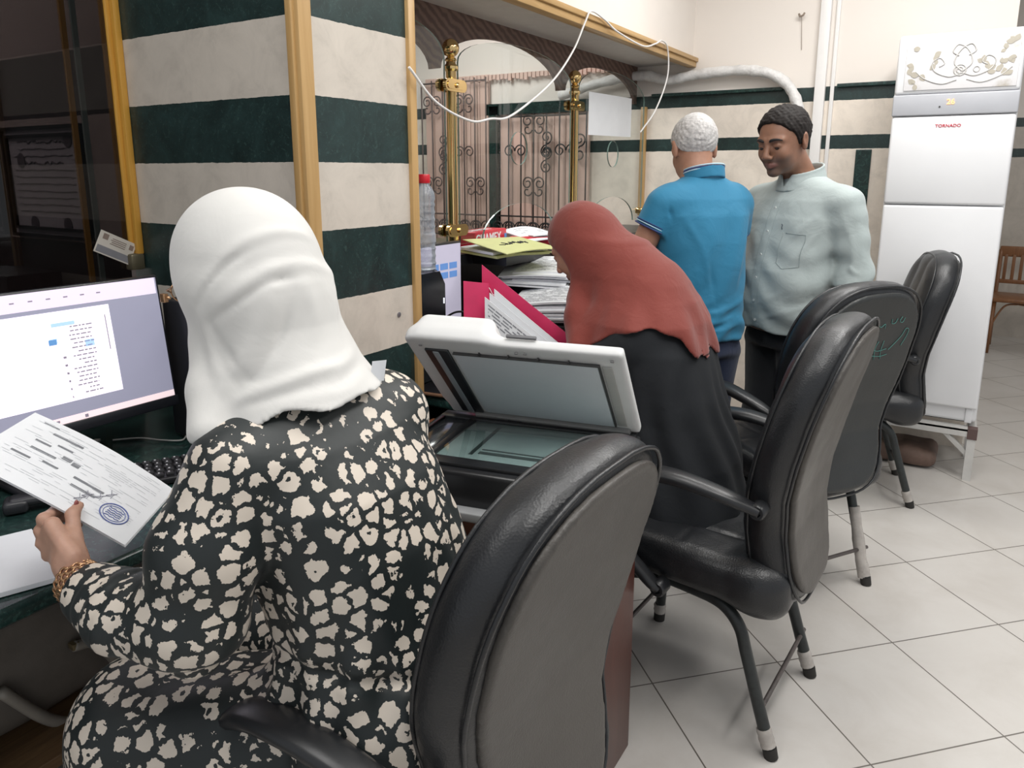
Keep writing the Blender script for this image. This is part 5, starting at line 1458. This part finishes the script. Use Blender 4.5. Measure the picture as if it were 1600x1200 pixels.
def men_body(P, c, Rm, secs, arms, hs=1.0, nape=(-.012, 0, -.165), curl=.4, wide=1.0, sides=(1, -1)):
    d = head_f(P, c, Rm, hs, True, nape, wide)
    d = smin(d, loft(P, [(z, x, y, a*.82, b*.82) for z, x, y, a, b in secs], 2.3, .02), .03)
    d = smin(d, ell(P, (-.01, 0, .90), (.12, .15, .12)), .03)
    for A, s in zip(arms, sides): d = smin(d, arm_hand(P, A, curl=curl, side=s), .02)
    for s in (-1, 1):
        d = smin(d, chain(P, [(-.01, s*.09, .90), (.01, s*.10, .49), (-.01, s*.105, .07)], [.085, .055, .036], .02), .02)
        d = smin(d, cap(P, (-.02, s*.105, .04), (.14, s*.12, .03), .035, .028), .02)
    return d
def trousers(P, waist=.95, w=1.0, sp=.0):
    d = loft(P, [(.80, -.01, 0, .135*w, .180*w), (.90, -.01, 0, .128*w, .165*w), (waist, -.01, 0, .12*w, .155*w)], 2.3, .02)
    for s in (-1, 1):
        d = smin(d, chain(P, [(-.01, s*(.085+sp), .80), (.005, s*(.10+sp), .48), (-.012, s*(.108+sp), .10)], [.110*w, .078*w, .066*w], .03), .02)
    d = smax(d, .055-P[:, 2], .005)
    return d+.005*wob(P, 18, 12)+.003*np.sin(P[:, 2]*60+P[:, 1]*20)*np.clip((.25-P[:, 2])/.1, 0, 1)
GYC, GYR = (.11, 0, 1.615), rotm(R(8), R(18), 0)
GY_S = [(.865, .015, 0, .165, .205), (.92, .02, 0, .172, .210), (1.02, .028, 0, .180, .212), (1.12, .025, 0, .178, .210), (1.22, .012, 0, .165, .210), (1.32, 0, 0, .148, .215), (1.39, -.01, 0, .125, .20), (1.44, -.012, 0, .095, .15), (1.485, -.008, 0, .070, .078)]
GA_L = [(-.01, .205, 1.375), (-.03, .262, 1.13), (.04, .262, .90)]
GA_R = [(-.01, -.205, 1.375), (.01, -.275, 1.14), (.20, -.20, 1.02)]
def gy_shirt(P):
    d = loft(P, GY_S, 2.3, .015)
    d = smin(d, cap(P, (-.012, -.16, 1.385), (-.012, .16, 1.385), .070, .070), .045)
    for A, f in ((GA_L, .30), (GA_R, .4)):
        a, b, c = [np.array(q, float) for q in A]; e = b+(c-b)*f; u = (c-b)/np.linalg.norm(c-b)
        s = chain(P, [a, b, e+u*.05], [.074, .064, .056], .02)
        s = s+.0015*np.sin(((P-a.astype(np.float32))@((b-a)/np.linalg.norm(b-a)).astype(np.float32))*70+P[:, 1]*25)
        s = smax(s, (P-e.astype(np.float32))@u.astype(np.float32), .006)
        # rolled cuff
        g = cap(P, e-u*.035, e-u*.006, .064, .062); g = smax(g, np.abs((P-(e-u*.02).astype(np.float32))@u.astype(np.float32))-.022, .006)
        s = np.minimum(s, g)
        d = smin(d, s, .02)
    d = smax(d, .875-P[:, 2]+.012*np.cos(P[:, 1]*15), .006)
    an = np.arctan2(P[:, 1], P[:, 0])
    d = d+.0045*np.sin(P[:, 2]*52+3.2*np.sin(an*2.2)+P[:, 1]*16)*np.clip((1.32-P[:, 2])/.2, 0, 1)*np.clip(np.abs(P[:, 1])/.05, .15, 1)
    d = d+.004*wob(P, 15, 23)+.0022*wob(P, 38, 29)
    # creases radiating from the armpit and round the belly
    for pts, sg, A in (([(.10, .17, 1.33), (.15, .11, 1.25), (.17, .05, 1.16)], .012, .006), ([(.10, .19, 1.27), (.15, .13, 1.17), (.185, .06, 1.08)], .012, .006), ([(.14, .16, 1.10), (.19, .08, 1.02), (.20, .0, .99)], .011, .006), ([(.10, .20, 1.0), (.17, .13, .97), (.20, .03, .93)], .011, .006), ([(.13, -.14, 1.05), (.19, -.06, 1.0), (.20, .0, .985)], .011, .005), ([(.05, .24, 1.36), (.02, .285, 1.22), (.03, .29, 1.12)], .012, .006), ([(.06, .25, 1.2), (.03, .30, 1.14), (-.03, .31, 1.12)], .009, .006), ([(.05, .26, 1.15), (.05, .30, 1.09), (.0, .31, 1.07)], .008, .006), ([(-.02, .27, 1.30), (.0, .29, 1.21), (.04, .27, 1.14)], .009, -.005)):
        d = fold(P, d, pts, sg, A)
    # placket
    d = d-.0016*np.exp(-(np.abs(P[:, 1])/.017)**6)*(P[:, 0] > .03)
    return d

# ================================================================ PEOPLE
def mat_skin(name, col, dark, lip=(.30, .10, .08)):
    m, nt, out = nt_new(name)
    tc = node(nt, 'ShaderNodeTexCoord').outputs['Object']
    n = noise(nt, 45, 5, .65, tc)
    c = ramp(nt, n, [(.3, tuple(a*.90 for a in col)), (.7, tuple(min(1, a*1.08) for a in col))])
    at = node(nt, 'ShaderNodeAttribute', attribute_name='beard')
    c = mixc(nt, math_n(nt, 'MULTIPLY', at.outputs['Fac'], math_n(nt, 'MULTIPLY_ADD', noise(nt, 700, 2, .6, tc), .5, .55)), c, dark)
    a2 = node(nt, 'ShaderNodeAttribute', attribute_name='lips')
    c = mixc(nt, math_n(nt, 'MULTIPLY', a2.outputs['Fac'], .75), c, lip)
    p = principled(nt, out, Base_Color=c, Roughness=.48)
    p.inputs['Subsurface Weight'].default_value = .12; p.inputs['Subsurface Radius'].default_value = (.010, .004, .002); p.inputs['Subsurface Scale'].default_value = 1
    bump(nt, p, noise(nt, 320, 3, .6, tc), .12, .001)
    MATS[name] = m; return m
def face_attrs(c, Rm, s, beard=True, wide=1.0):
    def q_(P): return ((P-np.array(c, np.float32))@Rm)/s*np.array([1, 1/wide, 1], np.float32)
    def fb(P):
        if not beard: return np.zeros(len(P), np.float32)
        q = q_(P); a = np.clip((-.038-q[:, 2]+.25*np.clip(np.abs(q[:, 1])-.02, 0, 1)-.0)/.018, 0, 1)
        a *= np.clip((q[:, 0]-.025)/.04, 0, 1)*np.clip((q[:, 2]+.125)/.02, 0, 1)
        return a
    def fl(P):
        q = q_(P); w = np.clip(1.3-np.sqrt((q[:, 1]/.024)**2+((q[:, 2]+.0645)/.010)**2), 0, 1)*(q[:, 0] > .078)
        return np.clip(w*2.5, 0, 1)
    return {'beard': fb, 'lips': fl}
def place_face(par, c, Rm, s, brow_mat, brow=1.0, wide=1.0, eyes=True):
    c = np.array(c); Rm = np.array(Rm, float)
    W = lambda x, y, z: tuple(c+Rm@(np.array([x, y*wide, z])*s))
    out = []
    for sd in (1, -1):
        bm = bmesh.new(); r = bmesh.ops.create_uvsphere(bm, u_segments=16, v_segments=10, radius=.0128*s)
        bmesh.ops.translate(bm, vec=W(.0800, sd*.031, .0015), verts=bm.verts); obj('eye', bm, EYE, par, True)
        bm = bmesh.new()
        pts = [(.0925, .012, .026), (.0955, .020, .0305), (.0925, .032, .033), (.084, .045, .030), (.076, .052, .025)]
        tube(bm, [W(x+.0035, sd*y, z) for x, y, z in smooth_pts(pts, 4)], [.0016*brow+.0022*brow*math.sin(math.pi*min(1, i/16+.15)) for i in range(17)], 6)
        obj('eyebrow', bm, brow_mat, par, True)
EYE = M('eye_dark', (.035, .02, .015), .1, var=.5)
SK1 = mat_skin('skin_fair', (.50, .29, .21), (.2, .1, .07))
SK2 = mat_skin('skin_rosy', (.44, .235, .165), (.2, .1, .07), (.33, .12, .10))
SKB = mat_skin('skin_warm', (.40, .21, .14), (.30, .26, .23))
SKG = mat_skin('skin_tan', (.27, .135, .085), (.11, .068, .052), (.22, .09, .075))

def mat_leopard():
    m, nt, out = nt_new('leopard_print_cloth')
    tc = node(nt, 'ShaderNodeTexCoord').outputs['Object']
    wn = node(nt, 'ShaderNodeTexNoise', {'Vector': tc, 'Scale': 70, 'Detail': 3.5, 'Roughness': .6})
    off = node(nt, 'ShaderNodeVectorMath', {0: wn.outputs['Color'], 1: (.5, .5, .5)}, operation='SUBTRACT')
    off2 = node(nt, 'ShaderNodeVectorMath', {0: off.outputs[0], 1: (.019, .019, .019)}, operation='MULTIPLY')
    v = node(nt, 'ShaderNodeVectorMath', {0: tc, 1: off2.outputs[0]}, operation='ADD').outputs[0]
    sc = 32
    e = node(nt, 'ShaderNodeTexVoronoi', {'Vector': v, 'Scale': sc, 'Randomness': .85}, feature='DISTANCE_TO_EDGE').outputs['Distance']
    f = node(nt, 'ShaderNodeTexVoronoi', {'Vector': v, 'Scale': sc, 'Randomness': .85}, feature='F1')
    rnd = node(nt, 'ShaderNodeSeparateColor', {'Color': f.outputs['Color']})
    th = math_n(nt, 'MULTIPLY_ADD', rnd.outputs[0], .09, .085)
    blob = math_n(nt, 'GREATER_THAN', e, th)
    rad = math_n(nt, 'LESS_THAN', f.outputs['Distance'], math_n(nt, 'MULTIPLY_ADD', rnd.outputs[1], .12, .50))
    blob = math_n(nt, 'MULTIPLY', blob, rad)
    # some blots have a small dark bite or centre
    core = math_n(nt, 'MULTIPLY', math_n(nt, 'LESS_THAN', f.outputs['Distance'], .14), math_n(nt, 'GREATER_THAN', rnd.outputs[2], .62))
    blob = math_n(nt, 'MULTIPLY', blob, math_n(nt, 'SUBTRACT', 1.0, core))
    c = mixc(nt, blob, (.0085, .0135, .014), (.66, .585, .50))
    p = principled(nt, out, Base_Color=c, Roughness=.5)
    p.inputs['Sheen Weight'].default_value = .05
    bump(nt, p, noise(nt, 9, 4, .6, tc), .25, .01)
    MATS['leopard_print_cloth'] = m; return m
def mat_cloth(name, col, rough=.75, weave=900, sheen=.15, wr=.3, wsc=14, var=.05):
    m, nt, out = nt_new(name)
    tc = node(nt, 'ShaderNodeTexCoord').outputs['Object']
    n = noise(nt, 5, 4, .6, tc)
    c = ramp(nt, n, [(.3, tuple(a*(1-var) for a in col)), (.7, tuple(min(1, a*(1+var)) for a in col))])
    p = principled(nt, out, Base_Color=c, Roughness=rough)
    p.inputs['Sheen Weight'].default_value = sheen
    h = math_n(nt, 'ADD', math_n(nt, 'MULTIPLY', noise(nt, weave, 2, .5, tc), .05), noise(nt, wsc, 4, .55, tc, .6))
    bump(nt, p, h, wr, .012)
    MATS[name] = m; return m

def local(f, loc):
    o_ = np.array(loc, np.float32); return lambda P: f(P+o_)
# ---- woman in white scarf
W1 = thing('person', 'seated person in white headscarf and black dress with cream blots, seen from behind', 'person', (-.78, .90, 0))
def wobj(par, name, f, lo, hi, h, mat, it=2, attrs=None):
    """build a mesh from a world space shape and hang it under its thing"""
    o = sdf_obj(name, f, lo, hi, h, mat, None, it, None, attrs)
    L0 = par.location; v = np.empty(len(o.data.vertices)*3, np.float32); o.data.vertices.foreach_get('co', v)
    v = v.reshape(-1, 3)-np.array(L0, np.float32); o.data.vertices.foreach_set('co', v.ravel()); o.data.update()
    o.parent = par; return o
def fat(f, k): return lambda P: f(P)+k
b1 = wobj(W1, 'body', w1_body, (-1.50, .48, 0), (-.50, 1.22, 1.50), .0045, SK1, attrs=face_attrs(W1H, W1R, .97, False))
wobj(W1, 'dress', w1_dress, (-1.42, .40, .06), (-.48, 1.22, 1.24), .0058, mat_leopard())
WSC = mat_cloth('white_scarf_cloth', (.65, .64, .615), .8, sheen=.3, wr=.22, wsc=9, var=.02)
wobj(W1, 'headscarf', w1_scarf, (-1.22, .58, 1.02), (-.72, 1.05, 1.50), .0042, WSC, 3)
sheet('scarf_tag', (-.838-W1.location.x, .905-W1.location.y, 1.150), (.014, .020, .0), (.004, .004, .036), PAPER, W1)
def wmesh(par, name, bm, mat, smooth=True):
    for v in bm.verts: v.co -= par.location
    return obj(name, bm, mat, par, smooth, 50)
# thumb nail
bm = bmesh.new(); bmesh.ops.create_uvsphere(bm, u_segments=12, v_segments=8, radius=1)
bmesh.ops.scale(bm, vec=(.0035, .0058, .008), verts=bm.verts); bmesh.ops.rotate(bm, cent=(0, 0, 0), matrix=Matrix.Rotation(R(35), 3, 'Z'), verts=bm.verts)
bmesh.ops.translate(bm, vec=(-1.2465, .6115, .944), verts=bm.verts)
wmesh(W1, 'thumb_nail', bm, M('nail_dark_pink', (.30, .09, .08), .25))
# chain bracelet of three rows of links round the wrist
GOLD = M('antique_gold', (.60, .36, .20), .3, .9, bmp=.2)
wc_ = np.array((-1.150, .560, .845)); wx = np.array((-1., 0, .03)); wx /= np.linalg.norm(wx)
br = thing('bracelet', 'gold chain link bracelet round the wrist of the person in white headscarf', 'bracelet', (float(wc_[0]), float(wc_[1]), float(wc_[2])))
bm = bmesh.new(); 
for row in range(3):
    for k in range(20):
        a = 2*math.pi*(k+.5*(row % 2))/20; r = .0345
        cx = -.011+.011*row; ce = Vector((cx, r*math.cos(a), r*math.sin(a))); tn = Vector((0, -math.sin(a), math.cos(a))); nx = Vector((1, 0, 0)); 
        ring = [ce+tn*.0066*math.cos(b)+nx*.0058*math.sin(b)+Vector((0, math.cos(a), math.sin(a)))*.0012*math.sin(2*b) for b in [2*math.pi*j/10 for j in range(10)]]
        tube(bm, ring, .0019, 5, closed=True)
bmesh.ops.translate(bm, vec=(-.008, 0, .004), verts=bm.verts)
obj('chain_band', bm, GOLD, br, True)
latheo('clasp', [(.009, 0), (.010, .002), (.009, .004)], (-.008, -.036, .004), GOLD, br, 14, 'Y')
# spectacle temple showing beside the scarf edge
bm = bmesh.new(); q0 = Vector((-1.085, .715, 1.300)); tube(bm, [q0, q0+Vector((-.02, .004, .0)), q0+Vector((-.035, .02, -.004))], .0022, 6); bx(bm, tuple(q0+Vector((-.022, -.004, -.008))), tuple(q0+Vector((-.010, .004, .006))), .001)
g_ = thing('spectacles', 'gold rimmed spectacles worn by the person in white headscarf', 'spectacles', (-1.107, .80, 1.30))
for v in bm.verts: v.co -= g_.location
obj('temple_hinge', bm, GOLD, g_, True)
hc = np.array(W1H); Rr = np.array(W1R, float)
for sd in (1, -1):
    bm = bmesh.new(); pts = [Vector(hc+Rr@np.array([.112, sd*.033+.024*math.cos(a), .006+.019*math.sin(a)])) - g_.location for a in [2*math.pi*k/20 for k in range(20)]]
    tube(bm, pts, .0013, 5, closed=True); obj('rim', bm, GOLD, g_, True)
    bm = bmesh.new(); tube(bm, [Vector(hc+Rr@np.array(p)) - g_.location for p in ((.112, sd*.057, .008), (.09, sd*.080, .008), (.0, sd*.088, .006))], .0014, 5); obj('temple', bm, GOLD, g_, True)
place_face(b1, tuple(np.array(W1H)-np.array(W1.location)), W1R, .97, M('brow_brown', (.06, .035, .025), .8))

# ---- woman in red scarf
W2 = thing('person', 'person in rust red headscarf and long black dress bending over the desk', 'person', (-.80, 2.12, 0))
b2 = wobj(W2, 'body', w2_body, (-1.42, 1.85, 0), (-.48, 2.45, 1.42), .0050, SK2, attrs=face_attrs(W2H, W2R, .95, False))
wobj(W2, 'dress', w2_dress, (-1.30, 1.80, .06), (-.46, 2.48, 1.22), .0075, mat_cloth('black_dress_cloth', (.006, .008, .011), .85, wr=.3, wsc=10, sheen=.0))
wobj(W2, 'headscarf', w2_scarf, (-1.20, 1.84, .90), (-.54, 2.45, 1.43), .0050, mat_cloth('rust_red_scarf', (.185, .030, .020), .82, wr=.35, wsc=16, sheen=.2), 3)
place_face(b2, tuple(np.array(W2H)-np.array(W2.location)), W2R, .95, M('brow_brown', (.06, .035, .025), .8))
bm = bmesh.new(); bmesh.ops.create_uvsphere(bm, u_segments=8, v_segments=6, radius=.0022); bmesh.ops.translate(bm, vec=(-.985, 2.055, 1.345), verts=bm.verts)
wmesh(W2, 'scarf_pin', bm, M('pearl', (.85, .83, .8), .2))

# ---- standing men
def man(label, loc, yaw, key):
    t = thing('person', label, 'person', loc, R(yaw)); return t
BL = man('grey haired person in bright blue polo shirt standing with back to the camera', (-.88, 2.80, 0), 147, 0)
hs = 1.0
sdf_obj('body', lambda P: men_body(P, BLC, BLR, BL_S, (BA_L, BA_R), 1.0, curl=.25), (-.25, -.36, 0), (.55, .36, 1.76), .0052, SKB, BL, 2, None, face_attrs(BLC, BLR, 1.0, False))
POLO = mat_cloth('blue_polo_cloth', (.018, .185, .33), .75, wr=.4, wsc=10, sheen=.1)
po = sdf_obj('polo_shirt', bl_polo, (-.24, -.36, .84), (.30, .36, 1.50), .0058, POLO, BL)
NAVY = M('navy_trim', (.03, .045, .16), .7); LTB = M('pale_blue_trim', (.45, .62, .72), .7)
def ring_on(bm, c, u, r, th, ry=None, wob_=0):
    c, u = Vector(c), Vector(u).normalized(); a = u.orthogonal().normalized(); b = u.cross(a)
    tube(bm, [c+a*r*math.cos(t)+b*(ry or r)*math.sin(t) for t in [2*math.pi*k/28 for k in range(28)]], th, 6, closed=True)
for A, nm in ((BA_L, 'l'), (BA_R, 'r')):
    a, b = Vector(A[0]), Vector(A[1]); u = (b-a).normalized(); e = a+(b-a)*.50
    for k, (mm, off) in enumerate(((NAVY, 0), (LTB, -.009), (NAVY, -.016))):
        bm = bmesh.new(); ring_on(bm, e+u*(off-.002), u, .0665-.05*off, .0032 if k == 0 else .002); obj('sleeve_trim', bm, mm, po, True)
def collar_f(P, c, r, h0, h1, tilt=.25):
    q = P-np.array(c, np.float32); z = q[:, 2]+tilt*q[:, 0]
    rr = np.sqrt((q[:, 0]/1.02)**2+(q[:, 1]/1.05)**2); return smax(np.abs(rr-(r+.10*np.clip(-z+.02, -.02, .05)))-.004, np.abs(z-(h0+h1)/2)-(h1-h0)/2, .004)
cf = lambda P: smax(collar_f(P, (-.015, 0, 1.475), .070, -.012, .034), P[:, 0]-.078, .003)
col = sdf_obj('collar', cf, (-.13, -.12, 1.42), (.12, .12, 1.55), .004, POLO, po)
for k, (z_, mm) in enumerate(((.036, LTB), (.030, NAVY), (.024, LTB))):
    bm = bmesh.new(); tube(bm, [(-.015+(.072-.002*k)*1.02*math.cos(t), (.072-.002*k+.003*k)*1.05*math.sin(t), 1.475+z_-.25*.072*math.cos(t)) for t in [math.pi*(.2+1.6*j/30) for j in range(31)]], .0028, 6); obj('collar_trim', bm, mm, col, True)
sdf_obj('trousers', lambda P: trousers(P, .92), (-.25, -.28, .04), (.25, .28, 1.0), .008, mat_cloth('navy_trousers', (.012, .022, .060), .75, wr=.25), BL)
HGW = M('white_grey_hair', (.50, .485, .475), .6, var=.25, vs_=90, bmp=.9, bs=160)
SHM = M('black_shoe', (.012, .012, .013), .35)
NL = ([-.13, -.10, -.075, -.05, -.02, .0, .03, .05, .07, .12], [-.062, -.060, -.055, -.030, .0, .012, .04, .06, .075, .10])
sdf_obj('hair', lambda P: hair_f(P, BLC, BLR, 1.0, .008, NL, .0035, fr=260), (-.12, -.12, 1.5), (.2, .12, 1.76), .0038, HGW, BL)
def shoes(par, th):
    for s in (-1, 1):
        f = lambda P, s=s: smin(rbox(P, (.045, s*.115, .035), (.145, .050, .035), .034), ell(P, (-.03, s*.11, .06), (.075, .048, .055)), .03)
        sdf_obj('shoe', lambda P: smax(f(P), .001-P[:, 2], .002), (-.15, s*.115-.08, -.01), (.22, s*.115+.08, .14), .007, SHM, par)
shoes(BL, 0)
place_face(BL, BLC, BLR, 1.0, M('brow_grey', (.4, .38, .36), .8))

GY = man('dark haired person in pale grey green button shirt looking down, facing the counter', (-.585, 3.15, 0), -121.7, 1)
GN = (-.07, 0, -.165)
gb = sdf_obj('body', lambda P: men_body(P, GYC, GYR, GY_S, (GA_L, GA_R), 1.02, GN, .5, 1.06), (-.25, -.38, 0), (.42, .38, 1.80), .0042, SKG, GY, 2, None, face_attrs(GYC, GYR, 1.02, True, 1.06))
SHT = mat_cloth('pale_sage_shirt', (.375, .43, .425), .8, wr=.4, wsc=13, sheen=.1)
sh = sdf_obj('shirt', gy_shirt, (-.25, -.38, .83), (.40, .38, 1.50), .0055, SHT, GY)
def gcol(P):
    q = P-np.array((-.0, 0, 1.47), np.float32); z = q[:, 2]+.30*q[:, 0]
    rr = np.sqrt((q[:, 0]/1.06)**2+q[:, 1]**2); d = smax(np.abs(rr-(.078+.28*np.clip(.03-z, 0, .06)))-.004, np.abs(z-.012)-.030, .004)
    return smax(d, .024-np.sqrt(q[:, 1]**2+.0*z)-.6*np.clip(.04-z, 0, 1)-10*(q[:, 0] < .03), .004)
gc_ = sdf_obj('collar', gcol, (-.14, -.13, 1.38), (.14, .13, 1.56), .0036, SHT, sh)
SEAM = M('shirt_seam', (.26, .31, .31), .8); BTN = M('shirt_button', (.60, .62, .60), .4)
def on_front(f, y, z, x0=.40):
    xs = np.arange(x0, -.1, -.001, dtype=np.float32); P = np.stack([xs, 0*xs+y, 0*xs+z], 1); v = f(P); i = int(np.argmax(v < 0)); return float(xs[i])
for k, z in enumerate((1.36, 1.27, 1.18, 1.09, 1.0, .92)):
    x = on_front(gy_shirt, 0, z); latheo('button', [(.0055, -.002), (.006, 0), (.0055, .0022), (.002, .0018)], (x, 0, z), BTN, sh, 12, 'X')
for yy in (-.018, .018):
    bm = bmesh.new(); tube(bm, [(on_front(gy_shirt, yy, z)+.0004, yy, z) for z in np.linspace(.89, 1.40, 40)], .0009, 4); obj('placket_seam', bm, SEAM, sh, True)
pk = [(.075, 1.27), (.075, 1.155), (.105, 1.135), (.155, 1.145), (.158, 1.265), (.075, 1.27)]
pts = []
for i in range(len(pk)-1):
    for j in range(8): t_ = j/8; pts.append((pk[i][0]*(1-t_)+pk[i+1][0]*t_, pk[i][1]*(1-t_)+pk[i+1][1]*t_))
bm = bmesh.new(); tube(bm, [(on_front(gy_shirt, y, z)+.0008, y, z) for y, z in pts], .0015, 5); obj('chest_pocket', bm, SEAM, sh, True)
bm = bmesh.new(); z_ = 1.292; y_ = .062; tube(bm, [(on_front(gy_shirt, y_+dy, z_+dz)+.001, y_+dy, z_+dz) for dy, dz in ((-.004, .010), (.001, .006), (.0, -.002), (.003, -.010))], .0014, 5); obj('embroidered_mark', bm, M('dark_thread', (.03, .04, .06), .7), sh, True)
sdf_obj('trousers', lambda P: trousers(P, .93, 1.08), (-.26, -.30, .04), (.26, .30, 1.0), .008, mat_cloth('black_trousers', (.014, .016, .020), .75, wr=.25), GY)
GL = ([-.13, -.09, -.06, -.035, -.01, .012, .030, .05, .062, .075, .12], [-.070, -.066, -.045, -.005, -.012, -.015, .035, .057, .080, .095, .11])
sdf_obj('hair', lambda P: hair_f(P, GYC, GYR, 1.02, .011, GL, .004, 1.06, 230), (-.12, -.13, 1.5), (.28, .13, 1.80), .0036, M('dark_brown_hair', (.016, .013, .012), .65, spec=.2, var=.5, vs_=110, bmp=.8, bs=190), GY)
place_face(gb, GYC, GYR, 1.02, M('brow_black', (.015, .012, .012), .8), 1.5, 1.06)
# watch on his right wrist
w_ = Vector(GA_R[2]); u = (w_-Vector(GA_R[1])).normalized()
wt_ = thing('wristwatch', 'dark wristwatch on the far wrist of the person in grey green shirt', 'wristwatch', (0, 0, 0))
wt_.location = GY.location; wt_.rotation_euler = GY.rotation_euler
bm = bmesh.new(); ring_on(bm, w_-u*.01, u, .030, .005); obj('strap', bm, M('steel_band', (.3, .3, .32), .3, .9), wt_, True)
shoes(GY, 0)
